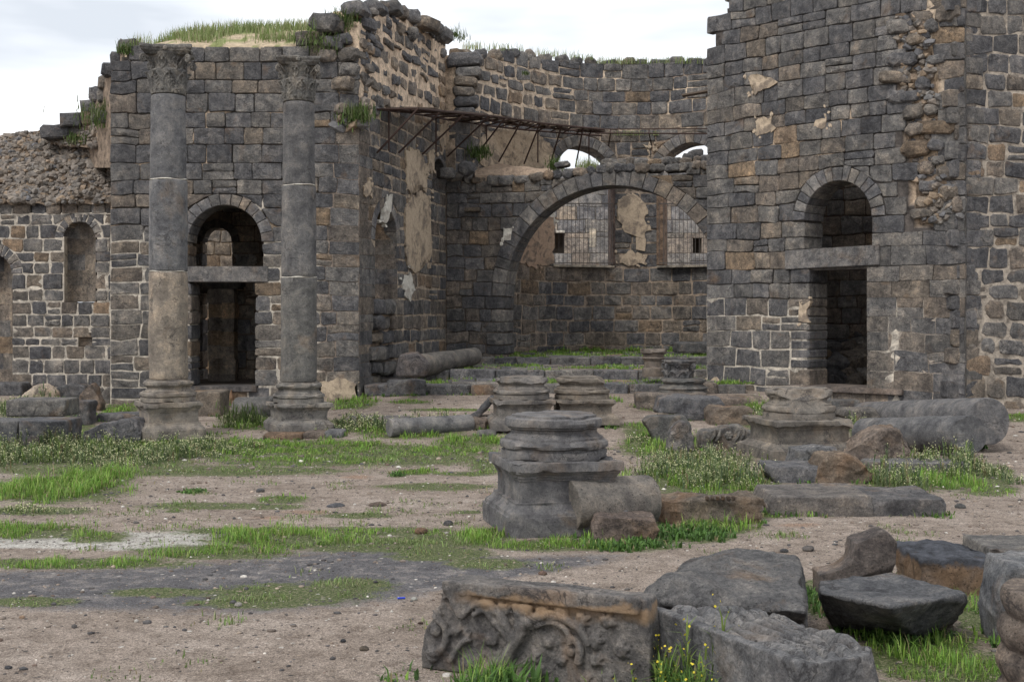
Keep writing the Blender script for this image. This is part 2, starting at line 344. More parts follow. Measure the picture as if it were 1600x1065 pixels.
def build_wall(root, path, ops, top, vbase, rowh=.34, bw=(.38, .7), thick=.75, style=None, mort=None, skip=None, snaps=(), matf=None, u_range=None, see=None, core=True):
    """root > stone, voussoir, mortar core. top: [(u, v)] profile of the wall head."""
    u0, u1 = u_range or (0, path.L); tops = max(v for _, v in top)
    lv = sorted(set([vbase, tops + .35] + [x for o in ops for x in (o['vb'], o['vs']) if vbase < x < tops] + list(snaps)))
    lv2 = [lv[0]]
    for x in lv[1:]:
        if x - lv2[-1] > .12: lv2.append(x)
    rows = []
    for a, b in zip(lv2, lv2[1:]):
        k = max(1, round((b - a) / rowh)); hs = [R.uniform(.82, 1.18) for _ in range(k)]; s_ = sum(hs); v = a
        for h_ in hs: rows.append((v, v + h_ * (b - a) / s_)); v += h_ * (b - a) / s_
    count = 0
    for (v0, v1) in rows:
        vm = (v0 + v1) / 2; bad = []
        for o in ops:
            if o['t'] == 'rect' or vm < o['vs']:
                if o['vb'] - .01 < vm < o['vs'] + .01: bad.append((o['u0'], o['u1'], 1))
            if o['t'] == 'arch':
                Ro = (o['u1'] - o['u0']) / 2 + o['ring']; c = (o['u0'] + o['u1']) / 2
                m_ = max(abs(v0 - o['vs']), abs(v1 - o['vs']))
                if v1 > o['vs'] and m_ < Ro and vm >= o['vs']:
                    hw = math.sqrt(Ro * Ro - m_ * m_); bad.append((c - hw, c + hw, 0))
        bad.sort(); segs = []; cur = u0; cj = 0
        for a, b, j in bad:
            if a > cur: segs.append((cur, a, cj, j))
            if b > cur: cur = b; cj = j
        if cur < u1: segs.append((cur, u1, cj, 0))
        for a, b, ja, jb in segs:
            if b - a < .07: continue
            st0 = style(*path.px((a + b) / 2, vm)) if style else {}
            us = [a]
            while us[-1] < b - .02:
                st = (style(*path.px(us[-1], vm)) if style else {}); sc = st.get('w', 1.0)
                us.append(us[-1] + R.uniform(*bw) * sc)
            if len(us) > 2 and us[-1] - b > (us[-1] - us[-2]) * .45: us.pop()
            k = (b - a) / (us[-1] - a); us = [a + (x - a) * k for x in us]
            for i, (p, q) in enumerate(zip(us, us[1:])):
                um = (p + q) / 2; tv = interp(top, um)
                if v0 + (v1 - v0) * .55 > tv + R.uniform(-.06, .06): continue
                ppx, ppy = path.px(um, vm)
                if skip and skip(ppx, ppy): continue
                if see and not see(ppx, ppy): continue
                st = style(ppx, ppy) if style else {}
                g = st.get('joint', .012); rows_ = [(v0, v1)]
                if R.random() < st.get('split', .04) and v1 - v0 > .25: rows_ = [(v0, vm), (vm, v1)]
                for (w0, w1) in rows_:
                    near = [o for o in ops if o['t'] == 'arch' and w1 > o['vs'] - .02 and math.hypot(um - (o['u0'] + o['u1']) / 2, vm - o['vs']) < (o['u1'] - o['u0']) / 2 + o['ring'] + .6]
                    poly = octo(p + g * R.uniform(.4, 1.2), q - g * R.uniform(.4, 1.2), w0 + g * R.uniform(.4, 1.2), w1 - g * R.uniform(.4, 1.2), st.get('cham', .03), st.get('jit', .008), bool(near))
                    dist = min([abs(um - e_) for o in ops for e_ in (o['u0'], o['u1'])] + [99]) if not near else 0
                    wv = .06 * min(1, max(0, (dist - .35) / .6)) * st.get('wave', 1)
                    poly = [(x + wv * .7 * noise.noise(Vector((x * 2.1, y * 2.3, 9))), y + wv * noise.noise(Vector((x * .8, y * .7, path.p[0].y))) + wv * .9 * noise.noise(Vector((x * 2.4, y * 1.9, 3)))) for x, y in poly]
                    for o in near:
                        c = (o['u0'] + o['u1']) / 2; Ro = (o['u1'] - o['u0']) / 2 + o['ring'] + .008; np_ = []
                        for (x, y) in poly:
                            dx, dy = x - c, y - o['vs']; L = math.hypot(dx, dy)
                            if dy > -.02 and L < Ro and L > 1e-4: x, y = c + dx * Ro / L, o['vs'] + dy * Ro / L
                            np_.append((x, y))
                        poly = np_
                    ar = abs(sum(x0 * y1 - x1 * y0 for (x0, y0), (x1, y1) in zip(poly, poly[1:] + poly[:1]))) / 2
                    if ar < .014: continue
                    edge = (i == 0 and ja) or (i == len(us) - 2 and jb)
                    pr = st.get('prot', .015)
                    me, o_ = stone_mesh('stone', poly, path, -(thick * .97) if edge else -R.uniform(.18, .26), R.uniform(-pr * .6, pr), st.get('bev', .02), st.get('bulge', .012) * R.uniform(.2, 1.4))
                    cc = st.get('col') or pick(st.get('brown', .2), st.get('tan', .04), st.get('dark', 1))
                    part('stone', me, matf(ppx, ppy) if matf else M_WALL, root, o_, color=cc); count += 1
    # arch rings
    for o in ops:
        if o['t'] == 'arch' and o['ring'] > 0 and not o.get('noring'):
            ring(root, path, o, thick if not o.get('blind') else .3)
        if o.get('blind'): niche_back(root, path, o)
    if core: mortar_core(root, path, ops, top, vbase, thick, mort, u0, u1)
    return count

def ring(root, path, o, thick):
    c = (o['u0'] + o['u1']) / 2; Ri = (o['u1'] - o['u0']) / 2; Ro = Ri + o['ring']; n = o.get('n') or max(7, int(math.pi * (Ri + Ro) / 2 / .3))
    a0 = 0; cuts = [i / n for i in range(n + 1)]
    cuts = [x + (R.uniform(-.15, .15) / n if 0 < x < 1 else 0) for x in cuts]
    for x, y in zip(cuts, cuts[1:]):
        A, B = math.pi * (1 - x), math.pi * (1 - y); g = .006
        ro = Ro + R.uniform(-.03, .02) * o.get('rag', 1); fr = o.get('proud', .02) + R.uniform(-.008, .01); k = 3; vs = []; cm = (A + B) / 2
        org = path.map(c + math.cos(cm) * (Ri + Ro) / 2, o['vs'] + math.sin(cm) * (Ri + Ro) / 2, 0)
        for dd, ins in ((-thick, 0), (fr - .012, 0), (fr, .014)):
            for r_, rng in ((Ri + ins, range(k + 1)), (ro - ins, range(k, -1, -1))):
                for q in rng:
                    t = A + (B - A) * q / k; t += (g + ins) / r_ * (1 if q == k else -1 if q == 0 else 0)
                    vs.append(path.map(c + math.cos(t) * r_, o['vs'] + math.sin(t) * r_, dd) - org)
        m = 2 * (k + 1); fs = [tuple(reversed(range(m))), tuple(range(2 * m, 3 * m))]
        for r in (0, 1):
            for i in range(m): fs.append((r * m + i, r * m + (i + 1) % m, (r + 1) * m + (i + 1) % m, (r + 1) * m + i))
        fs = [tuple(reversed(f)) for f in fs]
        part('voussoir', mesh('voussoir', vs, fs), M_DRESS, root, org, color=pick(.12, .0, o.get('dark', 1.0)))

def niche_back(root, path, o):
    """curved masonry back of a blind niche, laid in a few big stones"""
    dep = o['blind']; u0, u1, vb, vs_ = o['u0'], o['u1'], o['vb'], o['vs']; Ri = (u1 - u0) / 2; c = (u0 + u1) / 2
    top = vs_ + (Ri if o['t'] == 'arch' else 0); nr = max(2, round((top - vb) / .36)); v = vb
    for r in range(nr):
        v2 = vb + (top - vb) * (r + 1) / nr; cuts = [0, 1] if Ri < .25 else [0, R.uniform(.35, .65), 1]
        for a, b in zip(cuts, cuts[1:]):
            vs, fs = [], []; k = 4
            org = path.map(c, (v + v2) / 2, -dep)
            for q in range(k + 1):
                t = lerp(a, b, q / k); t = t * .998 + .001; th = math.pi * t
                for vv in (v - .004, v2 + .004):
                    vs.append(path.map(c - math.cos(th) * (Ri + .02), vv, -math.sin(th) * dep - R.uniform(0, .012)) - org)
            for q in range(k): fs.append((2 * q, 2 * q + 2, 2 * q + 3, 2 * q + 1))
            vs2 = [path.map(c, 0, 0)] and [x + Vector((0, .12, 0)) for x in vs]
            nn = len(vs); vs = vs + vs2; fs += [tuple(nn + i for i in reversed(f)) for f in fs[:k]]
            for q in range(k):
                fs.append((2 * q + 1, 2 * q + 3, nn + 2 * q + 3, nn + 2 * q + 1)); fs.append((2 * q, nn + 2 * q, nn + 2 * q + 2, 2 * q + 2))
            part('niche_stone', mesh('niche_stone', vs, fs), M_DRESS, root, org, color=pick(.7, .1, 1.0))
        v = v2

def mortar_core(root, path, ops, top, vbase, thick, mort, u0, u1, cell=.11):
    nu = max(2, int((u1 - u0) / cell)); vt = max(v for _, v in top); nv = int((vt - vbase) / cell) + 1
    du = (u1 - u0) / nu; dv = (vt - vbase) / nv
    def solid(i, j):
        if i < 0 or j < 0 or i >= nu or j >= nv: return False
        u = u0 + (i + .5) * du; v = vbase + (j + .5) * dv
        if v + dv * .5 > interp(top, u) - .10: return False
        for o in ops:
            if o['u0'] - .03 < u < o['u1'] + .03 and o['vb'] - .03 < v < o['vs']: return False
            if o['t'] == 'arch' and v >= o['vs'] and math.hypot(u - (o['u0'] + o['u1']) / 2, v - o['vs']) < (o['u1'] - o['u0']) / 2 + .06: return False
        return True
    sol = [[solid(i, j) for j in range(nv)] for i in range(nu)]
    S_ = lambda i, j: 0 <= i < nu and 0 <= j < nv and sol[i][j]
    idx = {}; vs = []; ti = []; fs = []
    def V(i, j, b):
        k = (i, j, b)
        if k not in idx:
            u = u0 + i * du; v = vbase + j * dv; c, rec = ((.3, .25, .19), .04)
            if mort: c, rec = mort(*path.px(u, v))
            nn = noise.noise(Vector((u * 3.1, v * 3.3, path.p[0].x)))
            idx[k] = len(vs); vs.append(path.map(u, v, -thick if b else -rec + min(.02, .006 + rec * .35) * nn)); ti.append(c)
        return idx[k]
    for i in range(nu):
        for j in range(nv):
            if not sol[i][j]: continue
            fs.append((V(i, j, 0), V(i + 1, j, 0), V(i + 1, j + 1, 0), V(i, j + 1, 0)))
            fs.append((V(i, j + 1, 1), V(i + 1, j + 1, 1), V(i + 1, j, 1), V(i, j, 1)))
            if not S_(i - 1, j): fs.append((V(i, j + 1, 0), V(i, j + 1, 1), V(i, j, 1), V(i, j, 0)))
            if not S_(i + 1, j): fs.append((V(i + 1, j, 0), V(i + 1, j, 1), V(i + 1, j + 1, 1), V(i + 1, j + 1, 0)))
            if not S_(i, j - 1): fs.append((V(i, j, 0), V(i, j, 1), V(i + 1, j, 1), V(i + 1, j, 0)))
            if not S_(i, j + 1): fs.append((V(i + 1, j + 1, 0), V(i + 1, j + 1, 1), V(i, j + 1, 1), V(i, j + 1, 0)))
    me = mesh('mortar_core', vs, fs); set_tint(me, np.array(ti)); part('mortar_core', me, M_MORTAR, root)

def slab_on(root, name, path, px0, px1, pt, pb, d0, d1, mat=M_DRESS, color=(.12, .115, .115), tilt=0, bev=.012):
    (ua, _), (ub, _) = path.uv(px0, pt), path.uv(px1, pt); um = (ua + ub) / 2; D = path.map(um, 0).y
    v1 = H - (pt - HZ) * D / F; v0 = H - (pb - HZ) * D / F; org = path.map(um, (v0 + v1) / 2, 0)
    bm = bmesh.new(); q = []
    for d in (d0, d1):
        for (u, v) in ((ua, v0 - tilt), (ub, v0 + tilt), (ub, v1 + tilt), (ua, v1 - tilt)): q.append(bm.verts.new(path.map(u, v, d) - org))
    for f in ((3, 2, 1, 0), (4, 5, 6, 7), (0, 1, 5, 4), (1, 2, 6, 5), (2, 3, 7, 6), (3, 0, 4, 7)): bm.faces.new([q[i] for i in f])
    bmesh.ops.recalc_face_normals(bm, faces=bm.faces)
    bmesh.ops.bevel(bm, geom=bm.edges[:], offset=bev, segments=2, affect='EDGES')
    return part(name, mesh_bm(name, bm), mat, root, org, color=color)

def patch(root, path, pts, d=.03, mat=M_PLASTER, name='plaster', rag=.055, color=None, sat=5):
    """a ragged skin of plaster about 2 cm thick lying on the wall face; pts are (px,py)"""
    if sat:
        cxp = sum(p[0] for p in pts) / len(pts); cyp = sum(p[1] for p in pts) / len(pts)
        for _ in range(sat):
            q = R.choice(pts); k = R.uniform(1.0, 1.25); x_, y_ = cxp + (q[0] - cxp) * k + R.uniform(-4, 4), cyp + (q[1] - cyp) * k + R.uniform(-4, 4); r_ = R.uniform(1.5, 4)
            patch(root, path, [(x_ + r_ * math.cos(a_) * R.uniform(.5, 1.2) * .7, y_ + r_ * math.sin(a_) * R.uniform(.5, 1.3)) for a_ in (0, 1, 2, 3, 4, 5.2)], d, mat, name, rag * .4, None, 0)
    uv = [path.uv(*p) for p in pts]; out = []
    for (a, b), (c, e) in zip(uv, uv[1:] + uv[:1]):
        k = max(1, int(math.hypot(c - a, e - b) / .07))
        for i in range(k):
            t = i / k; u, v = lerp(a, c, t), lerp(b, e, t)
            out.append((u + rag * 2 * noise.noise(Vector((u * 9, v * 9, 1.3))) + R.uniform(-rag, rag) * .5, v + rag * 2 * noise.noise(Vector((u * 9, v * 9, 7.7))) + R.uniform(-rag, rag) * .5))
    cu = sum(p[0] for p in out) / len(out); cv = sum(p[1] for p in out) / len(out); org = path.map(cu, cv, 0)
    bm = bmesh.new(); lo = [bm.verts.new(path.map(u, v, -.06) - org) for u, v in out]; hi = [bm.verts.new(path.map(u, v, d) - org) for u, v in out]
    n = len(out); bm.faces.new(hi)
    for i in range(n): bm.faces.new((lo[i], lo[(i + 1) % n], hi[(i + 1) % n], hi[i]))
    bmesh.ops.triangulate(bm, faces=[f for f in bm.faces if len(f.verts) > 4])
    for _ in range(1):
        es = [e for e in bm.edges if e.calc_length() > .25]; bmesh.ops.subdivide_edges(bm, edges=es, cuts=1)
    bmesh.ops.recalc_face_normals(bm, faces=bm.faces)
    return part(name, mesh_bm(name, bm), mat, root, org, color=color)

# ------------------------------------------------------------------ solid stones: voxel-merged, chipped, weathered
def remesh(bm, vox):
    me = mesh_bm('tmp', bm); o = bpy.data.objects.new('tmp', me); COL.objects.link(o)
    md = o.modifiers.new('r', 'REMESH'); md.mode = 'VOXEL'; md.voxel_size = vox; md.adaptivity = 0
    dg = bpy.context.evaluated_depsgraph_get(); out = bpy.data.meshes.new_from_object(o.evaluated_get(dg))
    bpy.data.objects.remove(o); bpy.data.meshes.remove(me); return out
def weather(me, disp=((3, .02), (14, .006)), chips=(), seed=0., smooth=True, relax=1):
    n = len(me.vertices); co_ = np.empty(n * 3, np.float32); me.vertices.foreach_get('co', co_); co_ = co_.reshape(-1, 3)
    for (p, nr) in chips:
        nr = np.array(Vector(nr).normalized()); p = np.array(p); d = (co_ - p) @ nr; m = d > 0
        if m.any():
            idx = np.nonzero(m)[0]
            w_ = np.array([.06 * noise.noise(Vector(co_[i] * 5) + Vector((seed, 1, 2))) * min(1, d[i] * 8) for i in idx])
            co_[idx] -= np.outer(d[idx] - w_, nr)
    me.vertices.foreach_set('co', co_.ravel()); me.update()
    if relax:
        bm = bmesh.new(); bm.from_mesh(me)
        for _ in range(relax): bmesh.ops.smooth_vert(bm, verts=bm.verts, factor=.5, use_axis_x=True, use_axis_y=True, use_axis_z=True)
        bm.to_mesh(me); bm.free(); me.update(); me.vertices.foreach_get('co', co_.ravel()); co_ = co_.reshape(-1, 3)
        cc = np.empty(n * 3, np.float32); me.vertices.foreach_get('co', cc); co_ = cc.reshape(-1, 3)
    nr = np.empty(n * 3, np.float32); me.vertices.foreach_get('normal', nr); nr = nr.reshape(-1, 3)
    a = np.zeros(n, np.float32); sv = Vector((seed, seed * 1.7, -seed))
    for s_, am in disp:
        if 5 < s_ < 12:   # creased, broken relief
            for i in range(n): a[i] += am * 1.5 * (.35 - 1.3 * abs(noise.noise(Vector(co_[i]) * s_ * .8 + sv)))
        else:
            for i in range(n): a[i] += am * noise.noise(Vector(co_[i]) * s_ + sv)
    co_ = co_ + nr * a[:, None]
    me.vertices.foreach_set('co', co_.ravel().astype(np.float32)); me.update()
    me.polygons.foreach_set('use_smooth', [smooth] * len(me.polygons))
def add_poly_prism(bm, pts, y0, y1, back=1.0, cx=0, bz=0):
    a = [bm.verts.new((x, y0, z)) for x, z in pts]; b = [bm.verts.new((cx + (x - cx) * back, y1, bz + (z - bz) * back)) for x, z in pts]
    n = len(pts); fs = [bm.faces.new(a), bm.faces.new(list(reversed(b)))]
    for i in range(n): fs.append(bm.faces.new((a[(i + 1) % n], a[i], b[i], b[(i + 1) % n])))
    bmesh.ops.recalc_face_normals(bm, faces=fs)
def add_box(bm, c, s, rot=None):
    m = Matrix.Translation(c) @ (rot.to_4x4() if rot else Matrix()) @ Matrix.Diagonal((*s, 1)); bmesh.ops.create_cube(bm, size=1, matrix=m)
def add_tube(bm, pts, rad, n=8):
    rings = []
    for i, p in enumerate(pts):
        p = Vector(p); t = (Vector(pts[min(i + 1, len(pts) - 1)]) - Vector(pts[max(i - 1, 0)])).normalized()
        a = t.orthogonal().normalized() if i == 0 else (pa - t * pa.dot(t)).normalized(); pa = a; b = t.cross(a)
        r = rad[i] if isinstance(rad, (list, tuple)) else rad
        rings.append([bm.verts.new(p + (a * math.cos(q * 2 * math.pi / n) + b * math.sin(q * 2 * math.pi / n)) * r) for q in range(n)])
    fs = []
    for A, B in zip(rings, rings[1:]):
        for i in range(n): fs.append(bm.faces.new((A[i], A[(i + 1) % n], B[(i + 1) % n], B[i])))
    fs.append(bm.faces.new(list(reversed(rings[0])))); fs.append(bm.faces.new(rings[-1]))
    bmesh.ops.recalc_face_normals(bm, faces=fs)
def add_ball(bm, c, r, s=(1, 1, 1), sub=2):
    bmesh.ops.create_icosphere(bm, subdivisions=sub, radius=r, matrix=Matrix.Translation(c) @ Matrix.Diagonal((*s, 1)))
def lathe(bm, prof, n=32, square=False, rot=0, cap=True):
    rings = []
    for r, z in prof:
        if square:
            k = 4; vs = [bm.verts.new((r * math.sqrt(2) * math.cos(math.pi / 4 + q * math.pi / 2), r * math.sqrt(2) * math.sin(math.pi / 4 + q * math.pi / 2), z)) for q in range(4)]
        else:
            k = n; vs = [bm.verts.new((r * math.cos(q * 2 * math.pi / n + rot), r * math.sin(q * 2 * math.pi / n + rot), z)) for q in range(n)]
        rings.append(vs)
    fs = []
    for A, B in zip(rings, rings[1:]):
        for i in range(k): fs.append(bm.faces.new((A[i], A[(i + 1) % k], B[(i + 1) % k], B[i])))
    if cap: fs.append(bm.faces.new(list(reversed(rings[0])))); fs.append(bm.faces.new(rings[-1]))
    bmesh.ops.recalc_face_normals(bm, faces=fs)

BOX = [(0, 0), (1, 0), (1, 1), (0, 1)]
FOOT = []
def rock(name, label, cat, px0, px1, pt, pb, depth, shape=None, yaw=0, color=None, mat=None, vox=None, rough=1.0, chips=0, group=None, zb=None, lean=0, back=1.0, parent=None, seed=None, relax=1):
    """a block whose seen outline spans px0..px1, pt..pb: front foot on the ground at pb, back top edge at pt"""
    g = G((px0 + px1) / 2, pb); D = g.y if zb is None else (H - zb) * F / (pb - HZ); z0 = g.z if zb is None else zb
    zt = H - (pt - HZ) * (D + depth) / F; h = max(.08, zt - z0); W = (px1 - px0) * (D + depth * .3) / F
    if yaw: W = max(W * .5, W - depth * abs(math.sin(yaw)) * .8)
    pts = [((x - .5) * W, z * h) for x, z in (shape or BOX)]
    bm = bmesh.new(); add_poly_prism(bm, pts, -depth / 2, depth / 2, back)
    vox = vox or max(.011, min(.035, D * .0014)); me = remesh(bm, vox); sd_ = seed if seed is not None else R.uniform(0, 50)
    rr = random.Random(int(sd_ * 1000)); ch = []
    for _ in range(chips + (2 if rough >= .6 else 1)):
        c = Vector((rr.choice((-1, 1)) * W / 2, rr.choice((-1, -1, 1)) * depth / 2, rr.choice((.9, 1, 1, .3)) * h)); nn = Vector((c.x / W * 2, c.y / depth * 2, 1 if c.z > h * .6 else -.2)).normalized()
        nn = (nn + Vector((rr.uniform(-.6, .6), rr.uniform(-.6, .6), rr.uniform(-.4, .4)))).normalized()
        ch.append((c - nn * rr.uniform(.06, .2) * min(W, h * 2, .8), nn))
    k = min(1, max(.4, h / .4)) * rough
    weather(me, ((2.2, .05 * k), (6, .022 * k), (19, .008 * k)), ch, sd_, relax=relax)
    cx = (px0 + px1) / 2; x = (cx - 800) * (D + depth / 2) / F
    o = part(name, me, mat or M_ROCK, parent, (x, D + depth / 2, z0 - .03), (lean, 0, yaw), tuple(q * 1.12 for q in color) if color else pick(.15, 0, 1.0))
    if zb is None: FOOT.append((x, D + depth / 2, W / 2, depth / 2))
    if cat: tag(o, label, cat, group)
    return o

# ================================================================== GROUND
def pinterp(pts): return lambda x: interp(pts, x)
d_top = pinterp([(-200, 898), (0, 893), (200, 887), (400, 872), (560, 852), (700, 862), (800, 872), (900, 864), (1100, 852), (1250, 835), (1700, 830)])
d_bot = pinterp([(-200, 945), (0, 948), (400, 956), (600, 938), (750, 908), (900, 890), (1000, 878), (1100, 862), (1250, 836), (1700, 832)])
# grass: (px, py, rx, ry, height, density, kind)   kinds: lush, short, flower, yellow, leafy
GR = [(85, 765, 125, 22, .17, 1500, 'lush'), (150, 748, 60, 14, .2, 1400, 'lush'), (40, 830, 110, 13, .12, 1300, 'lush'), (150, 838, 60, 10, .1, 900, 'lush'),
      (120, 880, 190, 9, .08, 1700, 'lush'), (330, 862, 130, 12, .1, 1700, 'lush'), (440, 842, 130, 17, .12, 1500, 'lush'), (590, 850, 170, 13, .05, 1700, 'short'),
      (700, 845, 110, 12, .05, 1500, 'short'), (450, 928, 140, 18, .05, 1500, 'short'), (550, 915, 70, 14, .06, 1100, 'short'), (50, 940, 80, 8, .04, 1100, 'short'), (690, 865, 90, 12, .04, 1300, 'short'),
      (50, 712, 110, 22, .28, 380, 'flower'), (200, 706, 160, 15, .2, 380, 'flower'), (340, 704, 90, 14, .18, 330, 'flower'), (190, 722, 120, 10, .16, 300, 'flower'), (262, 716, 40, 10, .3, 200, 'flower'), (30, 640, 40, 16, .3, 160, 'flower'), (20, 690, 60, 30, .35, 200, 'flower'),
      (150, 690, 200, 22, .09, 1300, 'lush'), (380, 700, 110, 16, .08, 1200, 'lush'), (500, 700, 130, 14, .08, 1200, 'lush'), (560, 705, 200, 12, .05, 900, 'short'), (400, 655, 55, 13, .16, 600, 'flower'), (400, 660, 60, 12, .14, 1000, 'lush'),
      (120, 660, 30, 20, .1, 900, 'lush'), (190, 640, 30, 12, .1, 600, 'lush'), (550, 630, 40, 10, .14, 800, 'lush'), (590, 610, 25, 8, .16, 700, 'leafy'), (640, 628, 35, 3, .08, 900, 'lush'),
      (560, 665, 70, 12, .2, 500, 'flower'), (650, 670, 70, 12, .25, 420, 'flower'), (640, 675, 90, 11, .12, 1000, 'lush'), (740, 690, 60, 12, .13, 1100, 'lush'), (700, 640, 70, 2.5, .06, 900, 'lush'),
      (650, 737, 30, 5, .09, 1300, 'lush'), (730, 740, 55, 4, .06, 1300, 'lush'), (770, 725, 40, 14, .07, 900, 'short'), (440, 780, 45, 7, .07, 1100, 'lush'), (620, 742, 14, 4, .09, 1000, 'leafy'), (300, 768, 22, 4, .06, 1000, 'leafy'), (270, 798, 16, 3, .06, 900, 'lush'), (430, 792, 50, 4, .03, 700, 'short'), (730, 800, 30, 3, .04, 700, 'short'), (560, 805, 60, 5, .04, 600, 'short'),
      (760, 838, 50, 14, .13, 1500, 'lush'), (870, 852, 130, 10, .1, 1600, 'lush'), (980, 852, 90, 10, .1, 1000, 'leafy'), (1080, 835, 80, 14, .12, 700, 'leafy'), (1120, 825, 70, 13, .14, 1100, 'lush'),
      (1060, 748, 75, 22, .30, 380, 'flower'), (1130, 752, 80, 22, .32, 380, 'flower'), (1095, 722, 90, 18, .22, 260, 'flower'), (1100, 752, 120, 26, .12, 1100, 'lush'), (1010, 700, 45, 14, .12, 800, 'lush'), (1000, 690, 30, 10, .2, 260, 'flower'),
      (1190, 636, 28, 9, .2, 900, 'lush'), (1060, 640, 60, 5, .12, 500, 'flower'), (945, 625, 30, 5, .12, 600, 'lush'), (1020, 665, 60, 6, .12, 600, 'lush'), (1190, 660, 40, 14, .28, 220, 'flower'), (1345, 672, 20, 14, .3, 260, 'flower'), (1130, 690, 60, 16, .14, 700, 'lush'),
      (1470, 697, 65, 9, .2, 900, 'leafy'), (1490, 735, 75, 20, .30, 380, 'flower'), (1400, 756, 60, 14, .30, 380, 'flower'), (1470, 752, 90, 16, .15, 1000, 'lush'), (1545, 765, 50, 10, .07, 1000, 'lush'), (1590, 652, 40, 7, .07, 1000, 'lush'), (1560, 745, 30, 20, .18, 260, 'flower'),
      (1310, 798, 50, 9, .17, 1200, 'lush'), (1425, 792, 35, 8, .14, 1100, 'lush'), (1200, 805, 40, 5, .08, 900, 'lush'), (1270, 735, 40, 10, .1, 700, 'lush'),
      (755, 1082, 60, 20, .24, 1500, 'lush'), (770, 1085, 80, 22, .24, 600, 'leafy'), (860, 1095, 70, 16, .2, 900, 'lush'), (980, 1100, 60, 20, .36, 200, 'yellow'), (960, 1100, 60, 18, .2, 600, 'lush'), (1085, 1102, 85, 26, .32, 900, 'leafy'), (1085, 1100, 80, 24, .3, 900, 'lush'), (1085, 1105, 95, 26, .44, 300, 'yellow'), (1180, 1125, 60, 20, .26, 120, 'yellow'),
      (1270, 935, 30, 30, .12, 600, 'leafy'),
      (1440, 1015, 110, 36, .13, 1500, 'lush'), (1410, 995, 70, 22, .1, 900, 'leafy'), (1530, 960, 40, 40, .14, 1200, 'lush'), (1500, 1045, 130, 30, .1, 1500, 'lush'), (1370, 960, 30, 20, .1, 500, 'leafy'), (1400, 920, 30, 20, .08, 700, 'lush'), (1220, 905, 20, 20, .07, 500, 'lush'),
      (300, 735, 260, 9, .05, 700, 'short'), (620, 715, 150, 14, .06, 900, 'short'), (480, 720, 160, 10, .07, 900, 'lush'), (100, 735, 120, 8, .06, 700, 'short'), (500, 830, 240, 8, .07, 1100, 'lush'), (330, 790, 120, 6, .04, 500, 'short'), (60, 798, 90, 7, .07, 500, 'flower'), (680, 760, 100, 6, .04, 500, 'short'), (760, 880, 70, 10, .04, 800, 'short'), (400, 940, 110, 12, .05, 900, 'short'), (250, 925, 90, 8, .03, 500, 'short'), (1010, 675, 40, 10, .1, 900, 'lush'), (700, 705, 90, 9, .08, 1000, 'lush'),
      (990, 548, 100, 3, .09, 500, 'lush')]
reds = [(480, 800, 90, 8), (420, 808, 60, 6), (780, 772, 50, 10), (560, 745, 50, 8), (1000, 815, 60, 5), (1250, 820, 80, 7)]
pales = [(180, 845, 190, 14), (40, 848, 120, 8), (320, 835, 70, 8)]
def ground():
    def lines(a, b, step, ext):
        m_ = list(np.arange(a, b, step)); lo = [a - e for e in reversed(ext)]; hi = [m_[-1] + e for e in ext]; return np.array(lo + m_ + hi)
    ext = [.4, 1, 2, 4, 8, 15, 30, 60, 120, 250, 500]
    xs = lines(-13, 13.5, .085, ext); ys = lines(6.6, 31, .085, ext); nx, ny = len(xs), len(ys)
    V = np.zeros((nx * ny, 3), np.float32); Z = np.zeros((nx * ny, 3), np.float32); Z2 = np.zeros((nx * ny, 3), np.float32)
    k = 0
    for y in ys:
        for x in xs:
            V[k] = (x, y, gz(x, max(0, y)) if y < 60 else gz(x, 60)); k += 1
    D = np.maximum(V[:, 1], 1); PX = 800 + V[:, 0] / D * F; PY = HZ + (H - V[:, 2]) / D * F
    ok = V[:, 1] > 5
    tx = np.linspace(-300, 1900, 400); T = np.interp(PX, tx, [d_top(a) for a in tx]); B = np.interp(PX, tx, [d_bot(a) for a in tx])
    mid = (T + B) / 2; hw = (B - T) / 2 + 1; Z[:, 0] = np.clip(1.25 - .75 * np.abs(PY - mid) / hw, 0, 1) * ok * (hw > 3) * np.clip((1120 - PX) / 330, 0, 1)
    def ell(L, wgt=1.3):
        m_ = np.zeros(len(PX))
        for e in L:
            q = np.sqrt(((PX - e[0]) / e[2]) ** 2 + ((PY - e[1]) / e[3]) ** 2); m_ = np.maximum(m_, np.clip(wgt - .8 * q, 0, 1))
        return m_ * ok
    Z[:, 1] = ell([g for g in GR if g[6] != 'yellow'], 1.25); Z[:, 2] = ell(pales, 1.3); Z2[:, 0] = ell(reds, .82)
    I = np.arange(nx * ny).reshape(ny, nx)
    Fc = np.stack([I[:-1, :-1], I[:-1, 1:], I[1:, 1:], I[1:, :-1]], -1).reshape(-1, 4)
    me = np_mesh('ground', V, Fc, smooth=True); set_tint(me, Z, 'zones'); set_tint(me, Z2, 'zones2')
    o = part('ground', me, M_GROUND); tag(o, None, None, kind='structure')
ground()

# ================================================================== STYLES
WHITE_M, TAN_M, DARK_M = (.43, .39, .335), (.42, .325, .24), (.07, .06, .055)

